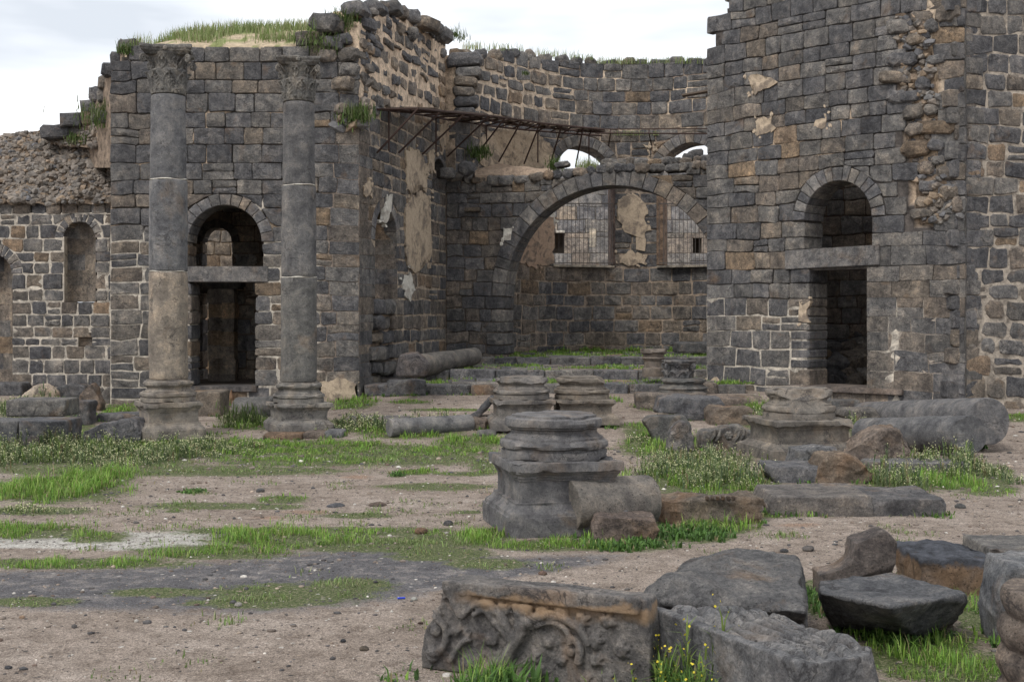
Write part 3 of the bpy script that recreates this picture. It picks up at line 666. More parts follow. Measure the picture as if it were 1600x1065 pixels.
# ================================================================== LEFT BUILDING, FRONT WALL WITH ARCHED DOORWAY
A = pxpath((172, 27), (561, 27)); A_root = empty('gatehouse_wall', (A.map(A.L / 2, 0).x, 27, .2))
def at(root):  # parts get world coordinates, so parent with an inverse
    return root
class Root:
    pass
def wroot(name, label, cat, kind=None, group=None):
    o = empty(name); tag(o, label, cat, group, kind); return o
COL.objects.unlink(A_root); bpy.data.objects.remove(A_root)
A_root = wroot('gatehouse_wall', 'tall dark basalt wall with an arched doorway behind the two standing columns', 'wall')
opA = [arch(A, 294, 409, 441, 378, .25, n=13), rect(A, 300, 398, 441, 604)]
opA[0]['vb'] = opA[0]['vs'] - (441 - 378) * 27 / F + .0
def styA(px, py):
    low = py > 330 + 25 * math.sin(px * .02)
    if px > 515 and py > 205: return dict(joint=.006, cham=.012, jit=.002, prot=.006, bulge=.003, bev=.008, brown=.35, w=1.25, split=.08)
    if px < 232 and py > 320: return dict(joint=.012, cham=.015, jit=.004, prot=.01, brown=.4, w=1.3, split=.15)
    if low: return dict(joint=.015, cham=.03, jit=.012, bev=.014, prot=.012, brown=.35, tan=.05, split=.1)
    return dict(joint=.007, cham=.028, jit=.010, prot=.022, bulge=.02, bev=.016, brown=.22, tan=.03, dark=.92, split=.03)
def morA(px, py):
    f = fb((px * .02, py * .02, 1))
    if px > 500 and 195 < py < 590: return ((.22, .18, .15), .012)
    if py > 335 + 60 * f and (px > 300 or py > 360): return (WHITE_M, .010)
    if 580 < py: return (TAN_M, .0)
    if 205 < py < 222 and px > 290: return (TAN_M, .01)
    return ((.09, .08, .072), .05) if f < .38 else (TAN_M, .03)
topA = [A.uv(*p) for p in [(172, 150), (176, 108), (190, 84), (205, 66), (300, 68), (400, 66), (470, 56), (520, 60), (545, 80), (561, 196)]]
topA = [(0, topA[0][1])] + topA[1:]
build_wall(A_root, A, opA, topA, .15, .335, (.36, .64), .75, styA, morA, skip=lambda x, y: x > 546 and y < 100)
slab_on(A_root, 'lintel', A, 291, 419, 416, 440.5, -.72, .03, color=(.14, .135, .135))
slab_on(A_root, 'threshold', A, 296, 402, 603, 612, -.8, .06, color=(.09, .085, .085))
for pp in [(512, 455, 6, 10), (566, 360, 7, 14)]: pass
patch(A_root, A, [(500, 600), (540, 590), (556, 600), (558, 622), (530, 628), (498, 632)], .03, M_PLASTER)
# upper courses of the step-down beside the mound
for i, (px, py, s, D) in enumerate([(184, 92, 26, 27.6), (170, 108, 22, 28.1), (163, 128, 20, 28.6), (150, 146, 24, 29.1), (140, 165, 30, 29.3), (108, 187, 32, 29.4), (84, 205, 42, 29.5), (133, 184, 16, 29.3), (122, 205, 40, 29.6), (196, 72, 26, 27.5), (163, 150, 20, 28.7), (152, 180, 20, 28.9), (165, 182, 22, 28.5)]):
    q = P(px, py, D); me, o_ = stone_mesh('stone', octo(-s * .5 * D / F * 1.1, s * .5 * D / F * 1.1, -.16, .16, .05, .02), Path([(-1, 0), (1, 0)]), -.45, .0, .04, .02)
    part('stone', me, M_WALL, A_root, q + Vector((0, 0, 0)), (0, R.uniform(-.06, .06), R.uniform(-.2, .2)), pick(.2, .03))
# return wall that steps down and back behind them
bm = bmesh.new()
ss = [(27.4, 70), (28, 92), (28.6, 120), (29.1, 150), (29.5, 176), (31, 205)]
a = []
for D, py in ss:
    xo = P(192 - (D - 27.4) * 24, 0, D).x
    a.append((xo, D, P(0, py + 6, D).z))
vsx = [bm.verts.new(p) for p in a] + [bm.verts.new((p[0], p[1], P(0, 262, p[1]).z)) for p in a] + [bm.verts.new((p[0] + .9, p[1], p[2])) for p in a] + [bm.verts.new((p[0] + .9, p[1], P(0, 262, p[1]).z)) for p in a]
n6 = len(a)
for i in range(n6 - 1):
    for q in ((i, i + 1, n6 + i + 1, n6 + i), (2 * n6 + i + 1, 2 * n6 + i, 3 * n6 + i, 3 * n6 + i + 1), (i, 2 * n6 + i, 2 * n6 + i + 1, i + 1)): bm.faces.new([vsx[k] for k in q])
bm.faces.new([vsx[k] for k in (0, n6, 3 * n6, 2 * n6)]); bm.faces.new([vsx[k] for k in (n6 - 1, 3 * n6 - 1, 4 * n6 - 1, 2 * n6 - 1)])
bmesh.ops.recalc_face_normals(bm, faces=bm.faces)
me = mesh_bm('rubble_return', bm); set_tint(me, np.tile((.22, .17, .13), (len(me.vertices), 1))); part('rubble_return', me, M_MORTAR, A_root)

# room behind it: inner wall with an arched opening, side walls, roof
I1 = Path([(-8.6, 31.2), (-3.9, 31.2)]); I_root = wroot('inner_wall', 'dim inner wall with arched opening seen through the arched doorway behind the columns', 'wall')
opI = [dict(t='arch', u0=I1.upx(317), u1=I1.upx(362), vb=3.05, vs=3.95, ring=.2, n=9), dict(t='rect', u0=I1.upx(318), u1=I1.upx(356), vb=.5, vs=2.75, ring=0)]
build_wall(I_root, I1, opI, [(0, 6.6), (4.7, 6.6)], .3, .36, (.4, .7), .5, lambda x, y: dict(brown=.6, dark=2.3), lambda x, y: ((.2, .16, .13), .01), see=lambda x, y: 285 < x < 420)  # stone colour raised above the outer walls', standing in for light the room lacks
slab_on(I_root, 'lintel', I1, 308, 366, 428, 458, -.5, .04, color=(.2, .18, .16)); pr = empty('stone_pier', P(349, 604, 30.3)); tag(pr, 'brown stacked-stone pier standing inside the arched doorway', 'pier')
z = 0
for i in range(7):
    hh = R.uniform(.3, .36); bm = bmesh.new(); add_box(bm, (0, 0, 0), (.62, .5, hh + .03)); bmesh.ops.bevel(bm, geom=bm.edges[:], offset=.03, segments=2, affect='EDGES')
    part('stone', mesh_bm('stone', bm), M_WALL, pr, (R.uniform(-.02, .02), 0, z + hh / 2), (0, 0, R.uniform(-.05, .05)), pick(.9, .3, 2.2)); z += hh  # pier stones coloured lighter to brighten the dim interior
bm = bmesh.new(); add_box(bm, (0, 0, z + .14), (.95, .6, .26)); bmesh.ops.bevel(bm, geom=bm.edges[:], offset=.05, segments=2, affect='EDGES'); part('capstone', mesh_bm('capstone', bm), M_DRESS, pr, color=(.1, .095, .09))
def plain_box(name, lo, hi, mat, parent, kind=None, rz=0):
    bm = bmesh.new(); c = [(a + b) / 2 for a, b in zip(lo, hi)]; s = [abs(b - a) for a, b in zip(lo, hi)]
    add_box(bm, (0, 0, 0), s); o = part(name, mesh_bm(name, bm), mat, parent, c, (0, 0, rz), (.1, .095, .09), kind); return o
plain_box('side_wall', (-8.4, 27.8, 0), (-7.95, 31.15, 6.9), M_INNER, I_root); plain_box('side_wall', (-4.4, 27.8, 0), (-3.85, 31.15, 6.9), M_INNER, I_root)
plain_box('roof_slab', (-8.4, 27.78, 6.92), (-3.9, 29.6, 7.35), M_INNER, I_root)
plain_box('room_floor', (-8.0, 27.4, .2), (-3.9, 31.15, .62), M_INNER, I_root)
Y1 = Path([(-9.6, 34.5), (-5.6, 34.5)]); Y_root = wroot('courtyard_wall', 'sunlit stub of stone wall glimpsed through the inner arch beyond the doorway', 'wall')
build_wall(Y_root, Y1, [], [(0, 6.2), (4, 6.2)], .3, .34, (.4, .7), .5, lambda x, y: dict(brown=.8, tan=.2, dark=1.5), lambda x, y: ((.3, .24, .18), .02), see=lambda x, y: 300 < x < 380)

# ================================================================== FAR-LEFT LOW WALL WITH NICHES
Fp = pxpath((-60, 29.3), (196, 28.9)); F_root = wroot('niche_wall', 'lower basalt wall with arched niches at the far left, pale pointed joints', 'wall')
opF = [arch(Fp, 99, 148, 471, 372, .2, blind=.42, n=11, proud=.0), arch(Fp, -40, 18, 604, 428, .26, blind=.5, n=13, proud=.0), arch(Fp, 121, 142, 540, 528, .0, blind=.15)]
topF = [(0, Fp.uv(0, 318)[1]), (Fp.L, Fp.uv(180, 318)[1])]
build_wall(F_root, Fp, opF, topF, .25, .31, (.3, .52), .7, lambda x, y: dict(joint=.016, cham=.03, jit=.014, bev=.014, prot=.014, brown=.3, tan=.03, split=.06), lambda x, y: (WHITE_M if y < 610 else TAN_M, .008))
# rubble core above it: sloping brown mass of small stones
def rubble_bank(root, corners, nu, nv, bulk=.12, cols=None, size=(.07, .16), count=700, name='rubble_core'):
    """corners: 4 world points (bl, br, tr, tl): a rough bank with stones bedded in it, one part of kind stuff"""
    bl, br, tr, tl = [Vector(c) for c in corners]; V, Fc, T = [], [], []
    def at_(s, t):
        return (bl * (1 - s) + br * s) * (1 - t) + (tl * (1 - s) + tr * s) * t
    for j in range(nv + 1):
        for i in range(nu + 1):
            p = at_(i / nu, j / nv); n_ = noise.noise(p * 1.3) * bulk + noise.noise(p * 5) * bulk * .5
            V.append(p + Vector((0, -n_, n_ * .4))); k = .8 + .5 * noise.noise(p * 4); T.append(tuple(c * k for c in (.20, .15, .11)))
    for j in range(nv):
        for i in range(nu): a_ = j * (nu + 1) + i; Fc.append((a_, a_ + 1, a_ + nu + 2, a_ + nu + 1))
    V2 = [v + Vector((0, .8, -.3)) for v in V[:]]
    n0 = len(V); V += V2; T += T; Fc += [tuple(n0 + q for q in reversed(f)) for f in Fc]
    for i in range(nu): Fc.append((nv * (nu + 1) + i, nv * (nu + 1) + i + 1, n0 + nv * (nu + 1) + i + 1, n0 + nv * (nu + 1) + i))
    bmi = bmesh.new(); bmesh.ops.create_icosphere(bmi, subdivisions=1, radius=1); IV = [v.co.copy() for v in bmi.verts]; IF = [tuple(v.index for v in f.verts) for f in bmi.faces]; bmi.free()
    tri = []
    base_n = len(V)
    for _ in range(count):
        s, t = R.random(), R.random(); p = at_(s, t); n_ = noise.noise(p * 1.3) * bulk + noise.noise(p * 5) * bulk * .5; p = p + Vector((0, -n_, n_ * .4))
        r = R.uniform(*size); sc = Vector((R.uniform(.8, 1.5), R.uniform(.6, 1), R.uniform(.5, .9))) * r; rot = Matrix.Rotation(R.uniform(-.6, .6), 3, 'Y') @ Matrix.Rotation(R.uniform(0, 6), 3, 'Z')
        c = pick(*(cols or (.7, .25)), 1.05); b0 = len(V)
        for v in IV:
            q = Vector((v.x * sc.x, v.y * sc.y, v.z * sc.z)) * R.uniform(.8, 1.2); V.append(p + rot @ q); T.append(c)
        tri += [tuple(b0 + a_ for a_ in f) for f in IF]
    me = mesh(name, V, Fc + tri); set_tint(me, np.array(T)); return part(name, me, M_RUBBLE, root, kind='stuff')
rubble_bank(F_root, [P(-60, 318, 29.2), P(192, 318, 28.8), P(186, 196, 30.2), P(-60, 216, 30.6)], 60, 26, .2, (.85, .1), (.035, .12), 2300)
rubble_bank(F_root, [P(60, 222, 30.1), P(188, 240, 28.7), P(186, 150, 28.9), P(100, 202, 30.2)], 24, 14, .1, (.8, .2), (.035, .1), 420)

# ================================================================== OBLIQUE SIDE WALL OF THE HALL
B = pxpath((562, 27.02), (697, 33.35)); B_root = wroot('side_wall', 'long receding hall wall with broken top, plaster strips and the iron awning fixed on it', 'wall')
opB = [arch(B, 586, 621, 466, 378, .24, blind=.75, n=9, proud=.0), arch(B, 676, 700, 300, 285, .2, blind=.4, n=8, proud=.0)]
def styB(px, py):
    if px < 581 and py > 200: return dict(joint=.005, cham=.01, jit=.002, prot=.005, bulge=.003, bev=.008, brown=.35, w=1.1)
    if py < 175: return dict(joint=.075, cham=.07, jit=.045, prot=.06, bulge=.03, bev=.03, brown=.35, tan=.12, dark=1.15)
    if py > 450 and px < 618: return dict(joint=.03, cham=.06, jit=.03, prot=.14, bulge=.04, bev=.05, brown=.4, tan=.05)
    return dict(joint=.022, cham=.035, jit=.012, prot=.015, brown=.35, tan=.05)
def morB(px, py):
    if px < 581 and py > 200: return ((.22, .18, .15), .01)
    if py < 175: return ((.55, .43, .32), .015)
    if py > 460 and px < 618: return ((.27, .21, .16), .12)
    return ((.33, .27, .21), .012)
topB = [B.uv(*p) for p in [(562, 30), (575, 6), (600, 12), (630, 22), (660, 34), (690, 50), (697, 60)]]; topB[0] = (0, topB[0][1])
build_wall(B_root, B, opB, topB, .2, .335, (.5, .85), .9, styB, morB, snaps=(B.uv(575, 205)[1],))
for pts, mt in (([(633, 236), (650, 232), (668, 262), (664, 300), (650, 285), (640, 300), (634, 290)], M_PLASTER), ([(632, 318), (655, 300), (671, 312), (672, 400), (664, 412), (655, 420), (645, 425), (634, 410), (631, 370)], M_PLASTER),
                ([(604, 306), (611, 305), (609, 330), (603, 348), (596, 345)], M_WHITE), ([(566, 290), (575, 282), (579, 292), (576, 306), (568, 306)], M_PLASTER), ([(668, 235), (678, 240), (676, 268), (668, 270)], M_PLASTER), ([(628, 440), (640, 425), (646, 452), (640, 470), (632, 460)], M_WHITE),
                ([(684, 210), (694, 190), (697, 220), (690, 240)], M_PLASTER)):
    patch(B_root, B, pts, .035, mt)
def loose(root, name, px, py, D, w_, h_, dep=None, mat=M_WALL, color=None, rz=0, rx=0):
    """an irregular loose stone (part) centred at a photo pixel"""
    W_, Hh = w_ * D / F, h_ * D / F; dep = dep or W_ * .8
    me, o_ = stone_mesh(name, octo(-W_ / 2, W_ / 2, -Hh / 2, Hh / 2, min(W_, Hh) * .28, min(W_, Hh) * .06), Path([(-1, 0), (1, 0)]), -dep, 0, min(W_, Hh) * .16, min(W_, Hh) * .1)
    return part(name, me, mat, root, P(px, py, D), (rx, R.uniform(-.15, .15), rz), color or pick(.25, .06))
# the broken corner where front wall and side wall meet, high up
rubble_bank(B_root, [P(528, 200, 26.98), P(566, 200, 27.0), P(585, 20, 27.9), P(538, 40, 27.4)], 14, 40, .18, (.4, .2), (.08, .18), 190)
for (px, py, w_, h_) in [(548, 12, 38, 24), (500, 34, 52, 28), (528, 40, 26, 22), (556, 34, 30, 22), (578, 10, 34, 22), (606, 10, 36, 20), (628, 18, 26, 20), (648, 24, 24, 20), (662, 34, 26, 20), (676, 40, 20, 18), (688, 52, 20, 22), (575, 42, 28, 20), (600, 36, 26, 20), (622, 44, 26, 20), (645, 52, 24, 20), (560, 56, 34, 20), (536, 60, 26, 18), (520, 66, 34, 20), (560, 88, 30, 18), (540, 84, 34, 22), (545, 108, 32, 20), (530, 130, 38, 22), (552, 148, 30, 20), (515, 86, 30, 20), (536, 170, 22, 18), (560, 165, 26, 16), (572, 68, 26, 18), (580, 158, 26, 20)]:
    D = lerp(27.0, 32, max(0, px - 545) / 150) - .1
    loose(B_root, 'stone', px, py, D, w_, h_, .5, rz=R.uniform(-.5, .5))

# ================================================================== SCREEN WALL WITH THE GREAT ARCH
Cw = pxpath((697, 33.35), (1180, 31.2)); C_root = wroot('screen_wall', 'low basalt wall pierced by the great round arch in the middle of the ruin', 'wall')
uc = Cw.upx(955); Rr = 172 * Cw.map(uc, 0).y / F
opC = [dict(t='arch', u0=uc - Rr, u1=uc + Rr, vb=.8, vs=H + (490 - 462) * Cw.map(uc, 0).y / F, ring=.37, n=27, proud=.03, dark=.95)]
def styC(px, py):
    if px < 800 and py > 350: return dict(joint=.012, cham=.03, jit=.012, prot=.02, brown=.35, tan=.07, split=.12, dark=.95)
    return dict(joint=.008, cham=.03, jit=.014, prot=.03, bulge=.02, brown=.22, tan=.04, split=.15, dark=.9)
topC = [Cw.uv(*p) for p in [(697, 280), (740, 288), (800, 286), (840, 280), (870, 274), (900, 268), (950, 264), (1000, 268), (1040, 270), (1060, 262), (1090, 258), (1180, 258)]]; topC[0] = (0, topC[0][1])
build_wall(C_root, Cw, opC, topC, .9, .31, (.3, .62), .85, styC, lambda x, y: ((.12, .10, .085), .035))
patch(C_root, Cw, [(787, 357), (800, 357), (799, 375), (788, 376)], .04, M_WHITE, rag=.01)
slab_on(C_root, 'corbel', Cw, 729, 752, 325, 331, -.2, .22, M_WALL, (.13, .11, .09)); 
x = 700
while x < 1110:
    w_ = R.uniform(13, 26); ty = interp([(697, 276), (740, 282), (800, 281), (840, 274), (870, 272), (900, 268), (950, 262), (1000, 262), (1050, 262), (1080, 258), (1110, 258)], x)
    D = Cw.map(Cw.upx(x + w_ / 2), 0).y
    loose(C_root, 'stone', x + w_ / 2, ty, D - .05, w_, R.uniform(10, 17), .5, rz=R.uniform(-.3, .3), color=pick(.25, .08, .95))
    if 960 < x < 1110: loose(C_root, 'stone', x + w_ / 2, ty - 9, D + .3, w_ * .9, R.uniform(10, 16), .4, rz=R.uniform(-.5, .5))
    x += w_ * .95
for px, py, w_, h_ in [(1090, 240, 20, 14), (1056, 252, 24, 12), (1074, 246, 18, 14), (1100, 252, 22, 20), (700, 270, 26, 16), (726, 262, 24, 22), (962, 256, 40, 14), (990, 252, 30, 14), (1010, 262, 20, 12), (878, 256, 24, 8)]:
    loose(C_root, 'stone', px, py, 32.4, w_, h_, .4, rz=R.uniform(-.5, .5), color=pick(.1, .02, .9))

# ================================================================== CURVED BACK WALL
K = [(712, 33.3), (740, 34.0), (765, 34.9), (800, 35.9), (850, 37.0), (900, 37.7), (950, 38), (1000, 38), (1050, 37.8), (1100, 37.2), (1160, 36.2), (1240, 34.5)]
E = pxpath(*K); E_root = wroot('apse_wall', 'high curved basalt wall behind the great arch with two tall arched windows', 'wall')
opE = [arch(E, 866, 958, 417, 281, .33, n=15, proud=.02), arch(E, 1028, 1124, 417, 277, .33, n=15, proud=.02)]
def styE(px, py):
    if py < 180 and px < 870: return dict(joint=.05, cham=.055, jit=.03, prot=.03, brown=.35, tan=.1, dark=1.2)
    if py < 230: return dict(joint=.013, cham=.035, jit=.013, prot=.028, bulge=.02, bev=.018, brown=.18, tan=.04, dark=1.05)
    return dict(joint=.018, cham=.035, jit=.012, prot=.016, brown=.45, tan=.05, dark=.95)
def morE(px, py):
    if py < 230: return ((.52, .42, .32) if px < 900 or fb((px * .03, py * .03, 0)) > 0 else (.2, .16, .13), .02)
    return ((.26, .21, .165), .012)
topE = [E.uv(*p) for p in [(712, 78), (745, 78), (775, 84), (810, 84), (850, 90), (900, 96), (930, 100), (1000, 100), (1050, 98), (1130, 96), (1240, 96)]]; topE[0] = (0, topE[0][1])
build_wall(E_root, E, opE, topE, .9, .37, (.42, .78), .8, styE, morE, see=lambda x, y: x < 1122 and (y < 292 or (782 < x and y > 285)))
slab_on(E_root, 'sill', E, 864, 960, 414, 418, -.8, .04, color=(.3, .27, .23)); slab_on(E_root, 'sill', E, 1026, 1124, 414, 418, -.8, .04, color=(.3, .27, .23))
for pts, mt in (([(966, 312), (975, 308), (990, 300), (1000, 315), (1010, 320), (1010, 345), (1018, 360), (1005, 365), (1012, 375), (1005, 392), (998, 388), (996, 362), (975, 360), (966, 345)], M_PLASTER),
                ([(968, 396), (985, 394), (1010, 398), (1010, 414), (998, 412), (980, 414), (968, 412)], M_PLASTER), ([(806, 372), (822, 340), (845, 332), (864, 342), (864, 412), (840, 416), (812, 410)], M_PLASTER_RED),
                ([(748, 212), (790, 200), (835, 206), (862, 228), (866, 262), (820, 272), (760, 268), (745, 250)], M_PLASTER), ([(850, 335), (862, 330), (866, 345), (862, 352)], M_WHITE), ([(1001, 250), (1012, 246), (1018, 256), (1004, 258)], M_PLASTER), ([(1008, 225), (1016, 228), (1012, 236)], M_PLASTER), ([(1020, 225), (1030, 228), (1024, 234)], M_PLASTER)):
    patch(E_root, E, pts, .035, mt)
slab_on(E_root, 'jamb_post', E, 1026, 1037, 300, 414, -.5, .03, color=(.19, .135, .10)); slab_on(E_root, 'jamb_post', E, 955, 961, 290, 414, -.5, .03, color=(.12, .09, .08))
# stub pier at the corner
for i, (py, w_, rgt) in enumerate([(92, 58, 0), (112, 40, 6), (126, 36, 2), (142, 34, -2), (158, 38, 2), (175, 34, 0)]):
    loose(E_root, 'stone', 726 + rgt, py, 33.2, w_, 15 if i else 22, .7, color=pick(.15, .08, 1.0), rz=R.uniform(-.08, .08))
x = 740
while x < 1120:   # head course
    w_ = R.uniform(18, 30); D = E.map(E.upx(x + w_ / 2), 0).y
    loose(E_root, 'stone', x + w_ / 2, interp([(740, 82), (800, 86), (930, 100), (1120, 96)], x) + R.uniform(-3, 3), D + .1, w_, R.uniform(13, 20), .6, rz=R.uniform(-.15, .15), color=pick(.1, .03, .95)); x += w_ * R.uniform(1.0, 1.25)

# iron grilles in the windows
def grille(label, px0, px1, D):
    g = empty('window_grille', P((px0 + px1) / 2, 417, D)); tag(g, label, 'grille'); o = P((px0 + px1) / 2, 417, D)
    def bar(a, b, r, name):
        bm = bmesh.new(); add_tube(bm, [a, b], r, 4); part(name, mesh_bm(name, bm), M_GRILLE, g)
    a = P(px0, 318, D) - o; b = P(px1, 318, D) - o; bar(a, b, .022, 'rail'); c = P(px0, 411, D) - o; d = P(px1, 411, D) - o; bar(c, d, .02, 'rail')
    n = int((px1 - px0) / 6.2)
    for i in range(n + 1):
        t = i / n; bar(a.lerp(b, t), c.lerp(d, t) + Vector((0, 0, -.05)), .011, 'bar')
grille('iron bar grille in the left window behind the great arch, over a dark slit', 867, 957, 37.9)
grille('grey iron bar grille in the right window behind the great arch, beside the rusty post', 1030, 1124, 37.6)

# building beyond the windows
Gp = pxpath((780, 46), (1240, 46)); G_root = wroot('rear_building', 'smooth-blocked rear building seen through the barred windows', 'building')
opG = [rect(Gp, 862, 882, 364, 396, blind=None), rect(Gp, 1083, 1096, 372, 392, blind=None)]
for o in opG: o['blind'] = None
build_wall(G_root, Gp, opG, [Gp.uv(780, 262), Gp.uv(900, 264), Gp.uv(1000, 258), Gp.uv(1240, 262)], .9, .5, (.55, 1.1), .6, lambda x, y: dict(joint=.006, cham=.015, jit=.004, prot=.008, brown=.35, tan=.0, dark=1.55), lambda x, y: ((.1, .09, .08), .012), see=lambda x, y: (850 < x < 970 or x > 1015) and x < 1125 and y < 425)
slab_on(G_root, 'pale_panel', Gp, 921, 932, 357, 386, -.1, .02, color=(.42, .38, .32)); slab_on(G_root, 'white_frame', Gp, 869, 882, 360, 364, -.05, .06, M_WHITE)
plain_box('inner_dark', (-1.2, 46.7, 1), (9, 49, 7.2), M_INNER, G_root)

# earth ledge behind the screen wall
bmL = bmesh.new(); LV = {}
for i in range(40):
    for j in range(10):
        px = 742 + i * 3.4; D = 33.9 + j * .22 - max(0, px - 800) * .004; top_ = interp([(742, 262), (780, 258), (830, 262), (870, 268)], px) - 6 * math.sin(j / 9 * 3) + 6
        q = P(px, top_ + (8 if j == 0 else 0), D); q.z += .08 * noise.noise(q * 2) + .03 * noise.noise(q * 8); LV[i, j] = bmL.verts.new(q)
for i in range(39):
    for j in range(9): bmL.faces.new((LV[i, j], LV[i + 1, j], LV[i + 1, j + 1], LV[i, j + 1]))
r_ = bmesh.ops.extrude_face_region(bmL, geom=bmL.faces[:]); bmesh.ops.translate(bmL, verts=[v for v in r_['geom'] if isinstance(v, bmesh.types.BMVert)], vec=(0, 0, -.25))
bmesh.ops.recalc_face_normals(bmL, faces=bmL.faces)
me = mesh_bm('earth_ledge', bmL); set_tint(me, np.tile((.36, .27, .20), (len(me.vertices), 1)))
tag(part('earth_ledge', me, M_CLOTH), None, None, kind='structure')

# ================================================================== RIGHT TOWER
T = pxpath((1104, 28.55), (1250, 26.7), (1400, 25.2), (1508, 24.5)); T_root = wroot('tower_wall', 'tall dark tower wall at the right with round-arched doorway and broken corner', 'wall')
opT = [arch(T, 1257, 1362, 388, 341, .3, n=15, proud=.02), rect(T, 1265, 1354, 418, 606)]
def skT(px, py):
    l = interp([(20, 1400), (60, 1392), (100, 1412), (150, 1402), (200, 1415), (240, 1418), (300, 1420), (345, 1432)], py); r = interp([(20, 1440), (90, 1455), (150, 1468), (200, 1472), (260, 1480), (345, 1482)], py)
    return (30 < py < 350 and l < px < r)
def styT(px, py):
    if 1355 < px and py > 352: return dict(joint=.005, cham=.012, jit=.002, prot=.006, bulge=.003, bev=.008, brown=.35, w=1.35, split=.06)
    if px < 1150 and py > 150: return dict(joint=.007, cham=.015, jit=.004, prot=.01, bulge=.004, bev=.012, brown=.15, w=1.2, dark=1.08)
    if py > 470: return dict(joint=.014, cham=.022, jit=.007, prot=.01, brown=.35, tan=.04, split=.12, w=1.1)
    if py > 200: return dict(joint=.008, cham=.028, jit=.01, prot=.02, bulge=.015, bev=.016, brown=.2, tan=.05, split=.08)
    return dict(joint=.006, cham=.026, jit=.010, prot=.022, bulge=.022, bev=.016, brown=.14, tan=.015, dark=1.0)
def morT(px, py):
    f = fb((px * .02, py * .02, 4))
    if px > 1480: return ((.09, .085, .08), .03)
    if skT(px, py): return (TAN_M, .10)
    if px > 1440 and py < 240: return ((.42, .34, .26), .012)
    if py > 465 and (px < 1262 or px > 1354) and px < 1400: return (WHITE_M, .008)
    if py > 465: return ((.3, .26, .22), .008)
    if 175 < py < 260 and 1130 < px < 1330 and f > 0: return (TAN_M, .02)
    return ((.085, .075, .07), .045)
topT = [(0, T.uv(1105, 92)[1]), T.uv(1117, 92), T.uv(1119, 30), T.uv(1134, 26), T.uv(1138, -2), T.uv(1150, -45), T.uv(1508, -45)]
nT = build_wall(T_root, T, opT, topT, .25, .335, (.38, .68), .72, styT, morT, skip=skT)
slab_on(T_root, 'lintel', T, 1228, 1375, 387, 417.5, -.7, .05, color=(.15, .145, .145), tilt=.02); slab_on(T_root, 'threshold', T, 1235, 1412, 604, 613, -.9, .12, color=(.14, .12, .11))
bl = [T.map(T.upx(p), 0, -.08) for p in (1385, 1502)]
def tp(px, py, d=0): u, v = T.uv(px, py); return T.map(u, v, d)
rubble_bank(T_root, [tp(1436, 350, -.05), tp(1502, 350, -.05), tp(1440, 24, -.05), tp(1396, 24, -.05)], 16, 44, .22, (.3, .3), (.05, .13), 300)
for (px, py, w_, h_) in [(1452, 316, 44, 18), (1440, 332, 40, 16), (1405, 40, 44, 22), (1440, 26, 34, 20), (1452, 40, 26, 22), (1478, 20, 40, 30), (1408, 92, 44, 22), (1400, 120, 50, 18), (1430, 60, 34, 18), (1462, 92, 30, 16), (1420, 150, 30, 18), (1440, 130, 24, 20), (1455, 170, 22, 18), (1425, 175, 30, 24), (1400, 150, 30, 20), (1460, 198, 60, 20), (1436, 200, 40, 18), (1430, 232, 44, 26), (1462, 226, 26, 18), (1480, 270, 30, 22), (1466, 250, 20, 14), (1446, 262, 26, 20), (1484, 300, 30, 24), (1452, 290, 30, 18), (1496, 320, 16, 26)]:
    q = tp(px, py); loose(T_root, 'stone', px, py, q.y - .06, w_, h_, .4, rz=R.uniform(-.7, -.2), color=pick(.25, .08, 1.0))
patch(T_root, T, [(1170, 122), (1195, 118), (1210, 128), (1200, 142), (1176, 144)], .03, M_PLASTER); patch(T_root, T, [(1182, 186), (1206, 182), (1208, 205), (1190, 212), (1180, 205)], .02, M_PLASTER)
patch(T_root, T, [(1277, 180), (1290, 175), (1293, 198), (1268, 204)], .02, M_PLASTER); patch(T_root, T, [(1105, 596), (1122, 590), (1128, 608), (1106, 616)], .04, M_PLASTER)
patch(T_root, T, [(1252, 475), (1264, 470), (1264, 502), (1248, 504)], .02, M_PLASTER)
# wall running on to the right
U = pxpath((1502, 24.58), (1720, 25.3)); U_root = wroot('far_right_wall', 'rough pointed basalt wall at the right edge beside the broken tower corner', 'wall')
def styU(px, py): return dict(joint=.018 if py < 420 else .035, cham=.035 if py < 420 else .07, jit=.02, split=.1, prot=.02, bulge=.02, brown=.35 if py > 230 else .1, tan=.05)
build_wall(U_root, U, [], [(0, U.uv(1510, -45)[1]), (U.L, U.uv(1650, -45)[1])], .25, .345, (.38, .68), .8, styU, lambda x, y: ((.32, .28, .235), .014))
vq = .3
while vq < 9.4:
    hq = R.uniform(.28, .36); wq = R.uniform(.25, .5)
    me, o_ = stone_mesh('stone', octo(-R.uniform(.02, .3), wq, vq, vq + hq - .015, .03, .01), U, -.3, R.uniform(.0, .02), .02, .012); part('stone', me, M_WALL, U_root, o_, color=pick(.3, .04)); vq += hq
